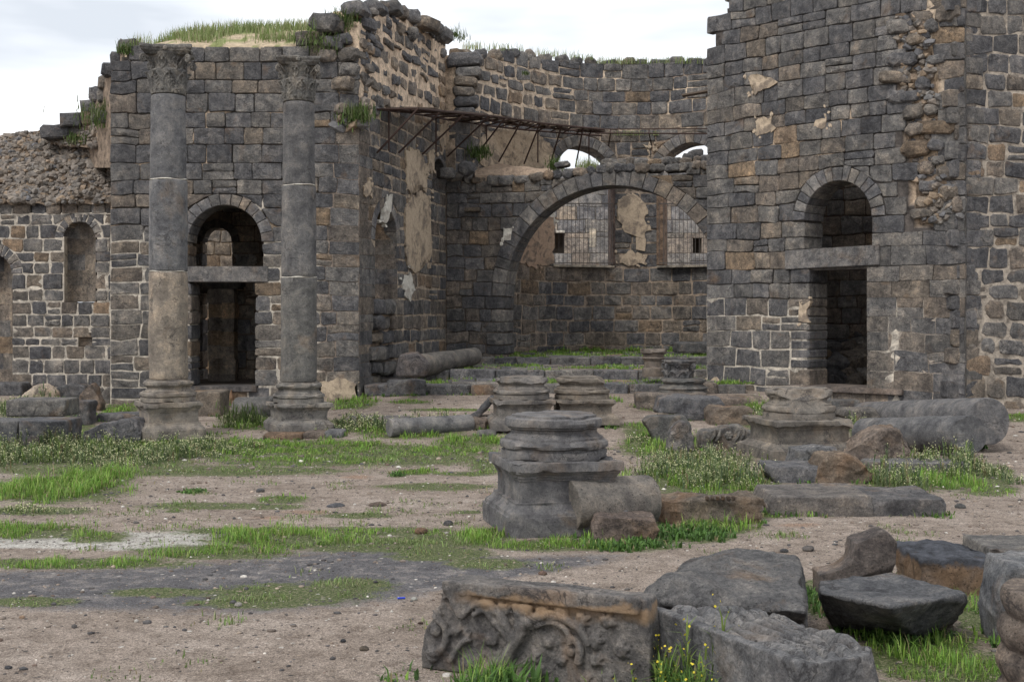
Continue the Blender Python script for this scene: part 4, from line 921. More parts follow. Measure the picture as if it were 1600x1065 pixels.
# tower interior
TI = Path([(5.2, 31.2), (9.8, 28.6)]); TI_root = wroot('tower_inner_wall', 'shadowed back wall inside the right-hand doorway', 'wall')
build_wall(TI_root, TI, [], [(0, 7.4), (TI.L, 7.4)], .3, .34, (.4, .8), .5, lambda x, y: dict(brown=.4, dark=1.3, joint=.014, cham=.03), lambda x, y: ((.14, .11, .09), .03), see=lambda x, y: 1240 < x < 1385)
plain_box('side_wall', (-.25, -1.8, 0), (.25, 1.8, 7.6), M_INNER, TI_root, rz=math.radians(-42)).location = (6.0, 29.6, 3.8)
plain_box('side_wall', (-.25, -1.8, 0), (.25, 1.8, 7.6), M_INNER, TI_root, rz=math.radians(-42)).location = (9.2, 27.6, 3.8)
RUB = [(1300, 590, 46), (1330, 598, 40), (1350, 585, 30), (1285, 600, 36), (1310, 568, 44), (1335, 560, 50), (1345, 540, 40), (1300, 545, 34), (1285, 570, 30), (1320, 580, 30), (1300, 600, 40), (1325, 545, 36), (1352, 562, 30), (1290, 555, 30), (1343, 525, 30)]
for i, (px, py, s) in enumerate(RUB):
    D = 28.6 + (600 - py) * .016; me = None
    bm = bmesh.new(); add_box(bm, (0, 0, 0), (s * D / F, s * .8 * D / F, s * .6 * D / F)); bmesh.ops.bevel(bm, geom=bm.edges[:], offset=.09, segments=1, affect='EDGES'); bmesh.ops.subdivide_edges(bm, edges=bm.edges[:], cuts=1)
    for v in bm.verts: v.co += Vector((R.uniform(-.03, .03), R.uniform(-.03, .03), R.uniform(-.03, .03)))
    o = part('fallen_block', mesh_bm('fallen_block', bm), M_WALL, None, P(px, py, D), (R.uniform(-.3, .3), R.uniform(-.4, .4), R.uniform(0, 3)), pick(.3, .1, 1.0))
    tag(o, ['pale slanting block at the top of the rubble heap inside the tower doorway', 'tumbled block in the dark heap of rubble inside the right-hand doorway'][0 if i == 14 else 1], 'stone block', 'rubble heap inside the tower door')

# ================================================================== TERRACES AND STEPS
def terrace(name, z, D0, D1, xl, xr, kerb=True, rows=None, uneven=.02, kh=.25):
    root = empty(name); tag(root, None, None, kind='structure')
    D = D0; first = True
    while D < D1:
        dd = R.uniform(.5, .8); x_ = xl(D) + R.uniform(-.2, 0)
        while x_ < xr(D):
            w_ = R.uniform(.55, 1.25) if first else R.uniform(.45, .95); dz = R.uniform(-uneven, uneven); th = kh if first else .14
            bm = bmesh.new(); add_box(bm, (0, 0, 0), (w_ - .02, dd - .02, th)); bmesh.ops.bevel(bm, geom=[e for e in bm.edges], offset=.025, segments=1, affect='EDGES')
            for v in bm.verts: v.co += Vector((R.uniform(-.015, .015), R.uniform(-.015, .015), R.uniform(-.012, .012)))
            if not (not first and R.random() < .08):
                part('kerb_stone' if first else 'paving_slab', mesh_bm('paving_slab', bm), M_WALL, root, (x_ + w_ / 2, D + dd / 2 + R.uniform(-.03, .03), z - th / 2 + dz), (R.uniform(-.015, .015), R.uniform(-.015, .015), R.uniform(-.03, .03)), pick(.15, .02, 1.15))
            x_ += w_
        D += dd; first = False
    # bedding earth
    vs, fs, ti = [], [], []; NX, NY = 60, 12
    for j in range(NY + 1):
        DD = lerp(D0 + .12, D1 + .4, j / NY)
        for i in range(NX + 1):
            xx = lerp(xl(DD) - .1, xr(DD) + .1, i / NX); vs.append((xx, DD, z - .035 + .03 * noise.noise(Vector((xx * 1.5, DD * 1.5, z))))); g_ = noise.noise(Vector((xx, DD, 4)));
            ti.append((.075, .095, .035) if g_ > .05 else (.2, .16, .125))
    for j in range(NY):
        for i in range(NX): a_ = j * (NX + 1) + i; fs.append((a_, a_ + 1, a_ + NX + 2, a_ + NX + 1))
    n0 = len(vs); vs += [(v[0], v[1], 0) for v in vs]; ti += ti
    for i in range(NX): fs.append((i + 1, i, n0 + i, n0 + i + 1))
    for j in range(NY):
        a_ = j * (NX + 1); b_ = a_ + NX + 1; fs.append((a_, b_, n0 + b_, n0 + a_)); fs.append((b_ + NX, a_ + NX, n0 + a_ + NX, n0 + b_ + NX))
    me = mesh('bedding', vs, fs); set_tint(me, np.array(ti)); part('bedding', me, M_CLOTH, root)
    return root
xlB = lambda D: lerp(-3.15, -1.7, (D - 27.2) / 6.2) if D > 27.2 else -3.1
terrace('lower_step', .72, 27.1, 28.9, lambda D: xlB(D) + .1, lambda D: 4.6)
terrace('middle_terrace', .92, 29.0, 32.1, lambda D: xlB(D) + .15, lambda D: 5.6)
terrace('upper_terrace', 1.1, 32.2, 38.2, lambda D: -2.2, lambda D: 6.4, kh=.2)

# ================================================================== COLUMNS
def capital(parent, z, r, h, color, wid=None, name='bell', sq=True):
    """Corinthian capital: carved bell (two rows of leaves worked in relief), corner volutes, hollow-sided abacus"""
    def rad(t):
        return r * interp([(0, 1.0), (.06, 1.04), (.3, 1.06), (.46, 1.14), (.5, 1.12), (.53, 1.0), (.7, 1.06), (.85, 1.3)], t)
    bm = bmesh.new(); lathe(bm, [(rad(t), h * t) for t in (0, .05, .06, .2, .35, .44, .47, .5, .53, .62, .72, .8, .86)], 32)
    def on(a_, t, k=.0): q = rad(t) + k; return (math.sin(a_) * q, -math.cos(a_) * q, h * t)
    e = r * .045
    for k_ in range(8):
        a0 = k_ * math.pi / 4 + .2; w_ = .36
        add_tube(bm, [on(a0 - w_ * math.cos(p), .07 + .36 * math.sin(p) ** .7, e * .6) for p in [i * math.pi / 8 for i in range(9)]], e * 1.15, 6)
        add_tube(bm, [on(a0, .07, e * .5), on(a0, .25, e), on(a0, .40, e * 2), on(a0, .46, e * 4)], [e, e, e * 1.2, e * 1.5], 6)
        for sg in (-1, 1):
            for t0 in (.12, .2, .28): add_tube(bm, [on(a0, t0, e * .5), on(a0 + sg * w_ * .55, t0 + .09, e)], [e * .9, e * .6], 5)
        add_ball(bm, on(a0, .46, e * 3), e * 2.1, (1.3, 1.3, .8), 1)
        a1 = a0 + math.pi / 8
        add_tube(bm, [on(a1, .5, e * .5), on(a1, .6, e), on(a1, .70, e * 2.5)], [e, e, e * 1.5], 6)
        for sg in (-1, 1):
            add_tube(bm, [on(a1, .52, e * .5), on(a1 + sg * .16, .60, e * 1.2), on(a1 + sg * .2, .70, e * 1.5), on(a1 + sg * .1, .76, e * 1.8), on(a1 + sg * .03, .70, e * 1.6)], [e, e, e, e * .8, e * .6], 5)
    me = remesh(bm, max(.010, r * .036)); weather(me, ((5, .008), (18, .005)), (), R.uniform(0, 50), relax=0)
    c = part(name, me, M_DRESS, parent, (0, 0, z), color=color)
    W2 = (wid or r * 1.5); bm = bmesh.new(); pts, rd = [], []
    for q in range(22):
        a_ = q / 21 * 3.4 * math.pi; rr_ = r * .24 * (1 - q / 26); pts.append((0, -W2 * 1.0 + math.cos(a_ + 1.2) * rr_, h * .70 + math.sin(a_ + 1.2) * rr_)); rd.append(r * .07)
    add_tube(bm, [(0, -r * 1.0, h * .5), (0, -r * 1.12, h * .62)] + pts, [r * .06, r * .1] + rd, 6); mv = mesh_bm('volute', bm)
    for k_ in range(4): part('volute', mv, M_DRESS, c, (0, 0, 0), (0, 0, math.pi / 4 + k_ * math.pi / 2), color)
    bm = bmesh.new(); pts2 = []
    for k_ in range(4):
        a0, a1 = math.pi / 4 + k_ * math.pi / 2, math.pi / 4 + (k_ + 1) * math.pi / 2
        p0 = Vector((math.cos(a0), math.sin(a0))) * W2 * 1.25; p1 = Vector((math.cos(a1), math.sin(a1))) * W2 * 1.25; inn = -((p0 + p1) / 2).normalized()
        for q in range(8): t = q / 8 * .9 + .05; pts2.append(p0.lerp(p1, t) + inn * math.sin(t * math.pi) * W2 * .16)
    rings = [[bm.verts.new((p.x * s_, p.y * s_, z_)) for p in pts2] for s_, z_ in [(.80, h * .80), (.86, h * .85), (.94, h * .88), (.95, h * .92), (1.0, h * .93), (1.0, h)]]; n_ = len(pts2)
    for A_, B_ in zip(rings, rings[1:]):
        for q in range(n_): bm.faces.new((A_[q], A_[(q + 1) % n_], B_[(q + 1) % n_], B_[q]))
    bm.faces.new(list(reversed(rings[0]))); bm.faces.new(rings[-1]); bmesh.ops.recalc_face_normals(bm, faces=bm.faces)
    me = remesh(bm, max(.012, r * .045)); weather(me, ((4, .02), (14, .008)), [((W2 * .8, W2 * .1, h), (1, .3, .8))], R.uniform(0, 50), relax=0); part('abacus', me, M_DRESS, c, color=color)
    bmr = bmesh.new(); add_ball(bmr, (0, 0, 0), r * .16, (1, .6, 1), 1); mr = mesh_bm('rosette', bmr)
    for k_ in range(4): a_ = k_ * math.pi / 2; part('rosette', mr, M_DRESS, c, (math.sin(a_) * W2 * .74, -math.cos(a_) * W2 * .74, h * .92), (0, 0, a_), color)
    return c
ATTIC = [(1.38, 0), (1.38, .2), (1.33, .205), (1.33, .23), (1.40, .26), (1.42, .33), (1.40, .41), (1.31, .44), (1.27, .445), (1.27, .49), (1.17, .53), (1.11, .6), (1.12, .66), (1.2, .7), (1.2, .73), (1.26, .75), (1.28, .83), (1.26, .92), (1.2, .94), (1.1, .945), (1.1, 1.0)]
PEDP = [(1.44, 0), (1.44, .27), (1.40, .28), (1.38, .32), (1.28, .37), (1.22, .42), (1.22, .45), (1.13, .455), (1.13, .73), (1.16, .735), (1.16, .765), (1.19, .77), (1.2, .80), (1.25, .835), (1.25, .86), (1.32, .865), (1.32, .985), (1.30, 1)]
def dense_lathe(prof, square, seg):
    """profile turned (or run round a square) as a dense quad mesh"""
    P2 = [prof[0]]
    for p, q in zip(prof, prof[1:]):
        k = max(1, int(math.hypot(q[0] - p[0], q[1] - p[1]) / .025)); P2 += [(lerp(p[0], q[0], i / k), lerp(p[1], q[1], i / k)) for i in range(1, k + 1)]
    vs, fs = [], []; n = seg * 4
    for r_, z_ in P2:
        for i in range(n):
            if square:
                sd_, t = divmod(i, seg); t = t / seg * 2 - 1; x_, y_ = [(t, -1), (1, t), (-t, 1), (-1, -t)][sd_]; vs.append((x_ * r_, y_ * r_, z_))
            else: a_ = i / n * 2 * math.pi; vs.append((math.cos(a_) * r_, math.sin(a_) * r_, z_))
    for j in range(len(P2) - 1):
        for i in range(n): fs.append((j * n + i, j * n + (i + 1) % n, (j + 1) * n + (i + 1) % n, (j + 1) * n + i))
    for j, z_ in ((0, prof[0][1]), (len(P2) - 1, prof[-1][1])):   # caps in rings so they weather too
        r_ = P2[j][0]; base = [j * n + i for i in range(n)]
        for f in (.75, .45, .15):
            nb = []
            for i in range(n): v = vs[j * n + i]; nb.append(len(vs)); vs.append((v[0] * f, v[1] * f, z_))
            for i in range(n):
                q = (base[i], base[(i + 1) % n], nb[(i + 1) % n], nb[i]); fs.append(q if j else tuple(reversed(q)))
            base = nb
        fs.append(tuple(base) if j else tuple(reversed(base)))
    me = mesh('moulded', vs, fs); return me
def finish(me, amp, chips, seed, edge=1.0):
    n = len(me.vertices); nr = [v.normal.copy() for v in me.vertices]
    for (p, nn) in chips:
        nn = Vector(nn).normalized(); p = Vector(p)
        for v in me.vertices:
            d = (v.co - p).dot(nn)
            if d > 0: v.co -= nn * (d - .05 * noise.noise(v.co * 6 + Vector((seed, 0, 0))) * min(1, d * 10))
    sv = Vector((seed, -seed, seed * .3))
    for v, q in zip(me.vertices, nr):
        c = v.co; w_ = max(0, noise.noise(c * 4.5 + sv) - .12) * .22 * edge + max(0, noise.noise(c * 13 + sv) - .2) * .05 * edge
        bite = min(w_, .055); v.co = c + q * (amp * noise.noise(c * 3 + sv) + amp * .35 * noise.noise(c * 17 + sv) - bite * (.35 if abs(q.z) < .2 else .8) * .5)
    me.update(); me.polygons.foreach_set('use_smooth', [True] * len(me.polygons)); me.set_sharp_from_angle(angle=math.radians(32))
def pedestal(parent, wd, h, color, vox=.016, chips=(), seed=1., prof=PEDP, name='pedestal', mat=None):
    me = dense_lathe([(r_ * wd / 2 / 1.3, z_ * h) for r_, z_ in prof], True, 22); finish(me, .009, chips, seed); return part(name, me, mat or M_MOULD, parent, color=color)
def attic(parent, r, z, h, color, vox=.014, chips=(), seed=2., prof=ATTIC, name='moulded_base', lift=0):
    me = dense_lathe([(r_ * r, z_ * h) for r_, z_ in prof], False, 20); finish(me, .009, chips, seed, 1.1); return part(name, me, M_MOULD, parent, (0, 0, z), color=color)
def column(label, px, pb, D, r, drums, z_ped, z_base, cap_px, yaw, group, cols, capw):
    g = G(px, pb); D = g.y; root = empty('column', g, yaw); tag(root, label, 'column', group); zz = lambda py: (H - (py - HZ) * D / F) - g.z
    wd = .95; h1 = zz(z_ped)
    pedestal(root, wd, h1, cols[0], .018, [((-.5, -.45, h1 * .95), (-1, -.8, 1)), ((.5, -.5, .05), (1, -1, -.3))], R.uniform(0, 9))
    attic(root, r * 1.09, h1 - .004, zz(z_base) - h1 + .004, cols[0], .014, [((r * .9, -r * 1.2, .1), (1, -1, .1))], R.uniform(0, 9))
    z0 = zz(z_base)
    for i, (py, rr) in enumerate(drums):
        z1 = zz(py); bm = bmesh.new(); hh = z1 - z0 - .012; lathe(bm, [(rr[0] - .012, 0), (rr[0], .02), (lerp(*rr, .5) + .004, hh / 2), (rr[1], hh - .02), (rr[1] - .014, hh)], 40)
        bmesh.ops.subdivide_edges(bm, edges=[e for e in bm.edges if abs(e.verts[0].co.z - e.verts[1].co.z) > .3], cuts=9)
        sd_ = R.uniform(0, 99)
        for v in bm.verts:
            n_ = noise.noise(v.co * 3 + Vector((sd_, 0, 0))) * .012 + max(0, noise.noise(v.co * 7 + Vector((0, sd_, 0))) - .35) * -.05; k_ = Vector((v.co.x, v.co.y, 0)).normalized(); v.co += k_ * n_
        part('drum', mesh_bm('drum', bm), M_SHAFT, root, (0, 0, z0), (0, 0, R.uniform(0, 6)), cols[1 + i], smooth=True)
        if i < len(drums) - 1:
            bm = bmesh.new(); lathe(bm, [(rr[1] - .006, -.012), (rr[1] + .006, .0), (rr[1] - .01, .012)], 30)
            for v in bm.verts: k_ = noise.noise(Vector((v.co.x * 4, v.co.y * 4, sd_))); v.co.z += .02 * k_; f_ = 1 if k_ > -.05 else .96; v.co.x *= f_; v.co.y *= f_
            part('mortar_seam', mesh_bm('mortar_seam', bm), M_WHITE, root, (0, 0, z1 - .006))
        z0 = z1
    cp = capital(root, z0, drums[-1][1][1], zz(cap_px) - z0, cols[-1], capw); cp.rotation_euler.z = -yaw + .12
    return root
GREY = (.125, .122, .125)
column('left standing column with Corinthian capital, patched brown lower drum', 263, 684, 22.8, .31, [(424, (.325, .325)), (281, (.325, .315)), (149, (.305, .285))], 626, 592, 76, math.radians(28), 'standing columns', [(.19, .17, .15), (.25, .215, .18), (.15, .15, .156), (.142, .142, .148), (.15, .145, .138)], .52)
column('right standing column with Corinthian capital, darker and slimmer, nearer the side wall', 467, 672, 22.9, .30, [(433, (.315, .315)), (290, (.31, .30)), (160, (.285, .27))], 628, 596, 93, math.radians(24), 'standing columns', [(.165, .155, .145), (.15, .145, .14), (.145, .142, .144), (.142, .139, .141), (.145, .14, .132)], .475)
bm = bmesh.new(); add_box(bm, (0, 0, 0), (.3, .1, .09)); bmesh.ops.subdivide_edges(bm, edges=bm.edges[:], cuts=2); [setattr(v, 'co', v.co + Vector((R.uniform(-.02, .02),) * 3)) for v in bm.verts]
rock('foundation_stone', 'orange-brown foundation stone under the right standing column', 'stone', 418, 478, 668, 687, .9, color=(.2, .14, .1), mat=M_RUST, chips=1)
rock('foundation_stone', 'small grey foundation block right of the orange stone, under the right column', 'stone', 478, 512, 668, 685, .7, color=(.16, .13, .11))
rock('foundation_stone', 'short pale grey block at the outer corner of the right column base', 'stone', 510, 538, 666, 684, .6, color=(.15, .15, .155))

# free-standing pedestals
def ped_thing(label, px, pb, D, wd, z_ped, ztop, r, yaw, color, chips1, chips2, vox, seed, h_prof=PEDP):
    g = G(px, pb); D = g.y; root = empty('pedestal', g, yaw); tag(root, label, 'pedestal', 'column pedestals without shafts'); zz = lambda py: (H - (py - HZ) * D / F) - g.z
    h1 = zz(z_ped); pedestal(root, wd, h1, color, vox, chips1, seed, h_prof, 'plinth'); attic(root, r, h1 - .005, zz(ztop) - h1, color, vox, chips2, seed + 3); return root
CPD = 13.35
g = P(868, 828, CPD)
ped_thing('large weathered pedestal in the centre foreground, its front lower corner broken', 866, 822, CPD, 1.13, 712, 645, .40, math.radians(13), (.12, .117, .12),
          [((-.5, -.62, .1), (-.5, -1, .12)), ((.68, -.3, .80), (1, -.3, .7))], [((-.52, -.4, .2), (-1, -.8, .1)), ((-.2, -.52, .36), (-.4, -1, .8))], .011, 3)
ped_thing('rear left pedestal of the close pair, its top edge cracked and dark', 815, 668, 22.4, 1.06, 622, 587, .36, math.radians(6), (.135, .125, .118), [((-.4, -.5, .5), (-1, -1, 1))], [((-.3, -.35, .25), (-1, -1, .5)), ((.3, -.3, .3), (.5, -1, 1))], .018, 5)
ped_thing('rear right pedestal of the close pair, cleaner brown-grey mouldings', 909, 660, 22.0, 1.06, 622, 587, .36, math.radians(6), (.16, .14, .12), [((.5, -.5, .45), (1, -1, .6))], [((.35, -.25, .3), (1, -.3, 1))], .018, 8)
ped_thing('right-hand pedestal in front of the tower door, a notch broken from its front', 1248, 712, 19.5, 1.3, 652, 604, .40, math.radians(12), (.15, .135, .12), [((.55, -.6, .5), (.6, -1, .9))], [((-.1, -.5, .1), (-.2, -1, .6)), ((.4, -.4, .15), (1, -1, .1))], .017, 11)
rock('broken_corner', 'dark broken stone wedged under the front corner of the central pedestal', 'stone', 788, 864, 782, 834, .35, [(0, 0), (.9, 0), (1, .35), (.75, .5), (.5, 1), (.25, .95), (.05, .45)], color=(.12, .1, .09), chips=1, vox=.012)

# ================================================================== FALLEN SHAFTS AND DRUMS
def shaft(name, label, cat, A_, B_, r0, r1, color=GREY, seed=1., chips=(), vox=.02, group=None, mat=None):
    A_, B_ = Vector(A_), Vector(B_); L = (B_ - A_).length; bm = bmesh.new(); lathe(bm, [(r0, 0), (r1, L)], 36); me = remesh(bm, min(vox, .016)); weather(me, ((1.5, .012), (8, .004), (25, .0015)), chips, seed)
    o = part(name, me, mat or M_SHAFT, None, A_, color=color); o.rotation_euler = (B_ - A_).to_track_quat('Z', 'Y').to_euler(); tag(o, label, cat, group); return o
a = G(892, 838); shaft('fallen_drum', 'thick fallen column drum lying against the central pedestal', 'column drum', (a.x - .03, a.y + .1, .27), (a.x + .82, a.y + .55, .27), .275, .27, (.15, .137, .125), 4, [((.2, 0, .86), (1, .3, 1))], .012)
rock('rock', 'brown-grey pitted boulder in front of the fallen drum by the central pedestal', 'rock', 922, 1028, 790, 846, .5, [(.02, .1), (.3, 0), (.95, .02), (1, .5), (.93, .85), (.5, .98), (.06, 1), (0, .7)], color=(.15, .12, .105), chips=1, vox=.011, rough=1.2)
a = G(1530, 700); shaft('fallen_column', 'longer fallen column shaft behind, its thick end at the right edge of the pair', 'fallen column', P(1545, 658, 20.4), P(1350, 652, 24.5), .38, .30, (.13, .128, .132), 6, [], .022, 'fallen column pair')
shaft('fallen_column', 'shorter fallen column shaft in front, with a chipped round end', 'fallen column', P(1520, 678, 19.4), P(1350, 678, 21.7), .29, .27, (.125, .125, .13), 9, [((.2, 0, .1), (1, 0, -1))], .02, 'fallen column pair')
shaft('fallen_column', 'fallen shaft resting on the step by the side wall, broken flared end left', 'fallen column', P(645, 573, 28.2), P(742, 556, 30.5), .27, .2, (.14, .13, .12), 12, [((.2, 0, .2), (1, 0, -1))], .025)
rock('broken_block', 'broken dark moulded block under the flared end of the fallen shaft', 'stone block', 620, 672, 548, 586, .6, [(0, 0), (.9, 0), (1, .5), (.6, 1), (.1, .9)], zb=.95, color=(.11, .10, .10), chips=2)
shaft('fallen_drum', 'round drum lying between the two standing columns', 'column drum', P(372, 640, 24.6), P(432, 638, 24.3), .24, .24, (.14, .135, .13), 15, [], .02)
shaft('fallen_column', 'smooth half-sunk column shaft lying in the weeds right of the right column', 'fallen column', P(608, 668, 21.8), P(735, 662, 22.6), .16, .17, (.15, .148, .15), 17, [], .02)
rock('broken_slab', 'flat long slab end poking from the weeds beside the right column', 'slab', 540, 645, 646, 664, .6, color=(.13, .125, .125), chips=1)
rock('broken_block', 'brown wedge stone between the half-sunk shaft and the rear pedestals', 'stone block', 720, 764, 648, 672, .5, [(0, 0), (1, 0), (.95, .8), (.5, 1), (.1, .7)], color=(.16, .13, .11), chips=1)
rock('leaning_slab', 'dark slab leaning on the rear left pedestal', 'slab', 728, 775, 616, 652, .4, [(0, 0), (.5, 0), (1, 1), (.85, 1)], color=(.09, .09, .095))
rock('small_block', 'small block at the foot of the rear left pedestal', 'stone block', 745, 775, 668, 682, .4, color=(.13, .125, .12))

# ================================================================== ROCKS AND BLOCKS
W_ = lambda *a, **k: rock(*a, **k)
W_('cut_block', 'flat square-cut slab topping the grey block stack at far left', 'stone block', 22, 113, 617, 648, .7, zb=.62, color=(.145, .14, .135), rough=.35)
W_('cut_block', 'left half of the big cracked grey block under the slab, at the left edge', 'stone block', -25, 43, 648, 700, .9, color=(.12, .122, .128), rough=.35)
W_('cut_block', 'right half of the big cracked grey block under the slab', 'stone block', 44, 115, 648, 700, .85, color=(.115, .118, .128), rough=.4)
W_('white_boulder', 'pale boulder with a dark patch behind the stacked slab', 'boulder', 36, 92, 596, 625, .4, [(0, 0), (1, 0), (.95, .5), (.65, 1), (.4, .95), (.1, .4)], color=(.42, .36, .30), chips=1)
W_('cut_block', 'dark upright block just right of the grey stack', 'stone block', 112, 146, 622, 664, .5, color=(.11, .108, .112), chips=1)
W_('broken_block', 'dark low block at the foot of the niche wall, left of the tilted stone', 'stone block', 88, 140, 594, 622, .6, [(0, 0), (1, 0), (1, .8), (.6, 1), (.1, .7)], color=(.1, .1, .105))
W_('broken_block', 'dark block lying along the niche wall at the left edge', 'stone block', -20, 42, 594, 618, .6, color=(.1, .1, .105), chips=1)
W_('tilted_stone', 'orange-bellied stone tilted against the niche wall', 'stone', 121, 162, 594, 642, .3, [(.5, 0), (.95, 0), (1, .3), (.75, .8), (.6, 1), (.2, .7), (0, .3)], color=(.17, .14, .12), mat=M_RUST)
W_('boulder', 'grey pointed boulder leaning on the corner of the gatehouse wall', 'boulder', 153, 184, 598, 630, .35, [(.1, 0), (.9, 0), (1, .6), (.8, 1), (.3, .7)], color=(.14, .13, .12))
W_('broken_block', 'rough dark boulder-like block in front of the left column pedestal', 'stone block', 137, 232, 648, 692, .8, [(0, .1), (.4, 0), (1, .05), (1, .9), (.75, 1), (.35, .85), (.05, .55)], color=(.11, .11, .118), chips=2, vox=.016)
W_('broken_slab', 'flat slab half hidden behind the rough dark block by the left pedestal', 'slab', 158, 225, 641, 658, .5, color=(.12, .12, .125))
W_('step_block', 'brown cut block forming a step between left column and doorway', 'stone block', 300, 352, 606, 650, .8, color=(.17, .145, .12), rough=.4)
W_('step_block', 'long low threshold step under the arched doorway', 'stone block', 345, 425, 602, 622, .7, color=(.13, .12, .115), rough=.4)
W_('pointed_stone', 'small pointed orange stone on the step by the doorway', 'stone', 354, 371, 604, 633, .25, [(0, 0), (1, 0), (.8, .5), (.5, 1), (.2, .5)], color=(.28, .18, .12))
W_('moulded_block', 'moulded step block at the foot of the gatehouse corner', 'stone block', 603, 666, 590, 618, .6, [(.0, 0), (1, 0), (1, .35), (.93, .42), (.93, .6), (.98, .68), (.98, 1), (.04, 1), (.04, .68), (.07, .6), (.07, .42), (0, .35)], color=(.105, .105, .11), rough=.5)
W_('dark_slab', 'dark slab jutting from the gatehouse corner beside the moulded step', 'slab', 572, 632, 588, 605, .5, color=(.1, .09, .085), chips=1)
W_('kerb_block', 'long grey kerb block of the lowest step', 'stone block', 673, 736, 597, 617, .5, color=(.12, .12, .122), rough=.4)
W_('kerb_block', 'orange-faced kerb block at the end of the lowest step', 'stone block', 736, 772, 597, 617, .5, color=(.18, .15, .125), mat=M_RUST, rough=.5)
W_('long_slab', 'thin dark slab at the foot of the apse wall beside the tower', 'slab', 1054, 1112, 532, 549, 1.0, zb=1.2, color=(.11, .11, .112), chips=1)
# small pedestal and carved capital beside the tower
r0 = empty('small_pedestal', P(1021, 588, 27.6)); tag(r0, 'small round worn pedestal left of the carved capital', 'pedestal')
attic(r0, .21, 0, .6, (.14, .12, .105), .018, [((.1, -.2, .58), (.3, -1, 1))], 21, [(1.15, 0), (1.15, .3), (1.0, .35), (.95, .55), (1.05, .6), (1.2, .66), (1.05, .72), (1.1, .8), (1.35, .85), (1.38, 1)], 'moulded_drum')
r0 = empty('fallen_capital', P(1060, 594, 26.6)); tag(r0, 'dark Corinthian capital standing on a round moulded base by the tower corner', 'capital'); capital(r0, 0, .27, .42, (.105, .105, .11), .38, 'bell')
r0 = empty('round_base', P(1068, 613, 26.4)); tag(r0, 'round moulded column base under the carved capital', 'column base'); attic(r0, .36, 0, .3, (.12, .118, .115), .018, (), 25)
W_('dark_stone', 'dark angular stone lying left of the round base', 'stone', 1002, 1032, 594, 606, .5, color=(.09, .095, .105), chips=1)
W_('kerb_block', 'brown long kerb block in front of the capital', 'stone block', 992, 1105, 610, 640, .6, color=(.15, .13, .115), chips=1, rough=.6)
W_('kerb_block', 'brown flat block at the foot of the tower corner', 'stone block', 1098, 1188, 614, 634, .6, color=(.17, .14, .12), rough=.6)
W_('boulder', 'big rounded grey block in front of the brown kerb', 'boulder', 1024, 1132, 613, 657, .7, [(0, .35), (.05, .9), (.35, 1), (.55, .95), (.9, .95), (1, .6), (1, .05), (.45, 0), (.3, .3)], color=(.11, .11, .117), chips=2)
W_('rough_block', 'tan rough block with a flat grey top near the tower foot', 'stone block', 1101, 1178, 630, 664, .6, [(.03, 0), (.95, 0), (1, .75), (.85, 1), (.1, 1), (0, .7)], color=(.19, .155, .125), mat=M_RUST, chips=1)
W_('wedge_block', 'overhanging wedge-shaped block at the left of the weedy cluster', 'stone block', 1002, 1078, 644, 690, .5, [(.3, 0), (.9, 0), (1, .6), (.85, 1), (.15, 1), (0, .8)], color=(.12, .118, .115), rough=.5)
W_('upright_stone', 'upright rounded stone standing in the flowering weeds', 'stone', 1041, 1082, 652, 706, .45, [(0, 0), (1, 0), (1, .6), (.7, .95), (.45, 1), (.1, .6)], color=(.135, .13, .13))
cf = W_('carved_fragment', 'broken fragment with a carved rosette among the flowering weeds', 'carved stone', 1091, 1168, 658, 704, .5, [(0, 0), (1, 0), (1, .8), (.8, 1), (.1, .85), (0, .7)], color=(.14, .135, .13), chips=1)
bm = bmesh.new()
for k in range(6): a_ = k * math.pi / 3; add_ball(bm, (math.cos(a_) * .045, 0, math.sin(a_) * .045), .03, (1, .6, 1), 1)
add_ball(bm, (0, 0, 0), .025, (1, .8, 1), 1)
part('rosette', mesh_bm('rosette', bm), M_DRESS, cf, (0.05, -.27, .28), color=(.15, .145, .14))
for k, x_ in enumerate((-.2, -.12, .19, .27)):
    bm = bmesh.new(); add_tube(bm, [(0, 0, -.1), (.015, -.02, 0), (0, -.01, .1)], [.02, .03, .018], 6); part('carved_ridge', mesh_bm('carved_ridge', bm), M_DRESS, cf, (x_, -.26, .28), (0, .4, 0), (.14, .135, .13))
W_('flat_slab', 'flat slab wedged against the left side of the right pedestal', 'slab', 1159, 1200, 668, 696, .6, [(0, .5), (.3, 0), (1, 0), (1, 1), (.1, 1)], color=(.13, .13, .13))
W_('flat_slab', 'light-topped slab behind the right pedestal near the tower threshold', 'slab', 1306, 1370, 633, 662, .7, [(0, .6), (.4, 0), (.8, 0), (1, .6), (1, 1), (.05, 1)], color=(.14, .13, .12), chips=1)
W_('low_block', 'low dark block at the foot of the tower right of its doorway', 'stone block', 1375, 1432, 625, 642, .5, color=(.11, .105, .1), chips=1)
W_('step_block', 'step block below the tower doorway, right of the pedestal top', 'stone block', 1296, 1340, 620, 638, .5, color=(.12, .12, .12), rough=.4)
W_('grey_block', 'pale grey rounded block in front of the right pedestal', 'stone block', 1230, 1303, 689, 735, .5, [(0, 0), (1, 0), (.98, .9), (.5, 1), (.08, .9)], color=(.15, .15, .155))
W_('flat_slab', 'flat grey slab left of the tan boulder', 'slab', 1192, 1272, 715, 754, .8, [(.15, 0), (.85, 0), (1, .8), (1, 1), (0, 1), (0, .6)], color=(.13, .13, .137))
W_('tan_boulder', 'tan-orange rough boulder in front of the right pedestal', 'boulder', 1264, 1362, 700, 754, .6, [(0, .05), (.25, 0), (.8, 0), (1, .3), (.75, .75), (.5, 1), (.15, .95), (.05, .5)], color=(.2, .16, .125), mat=M_RUST, rough=1.4, vox=.014)
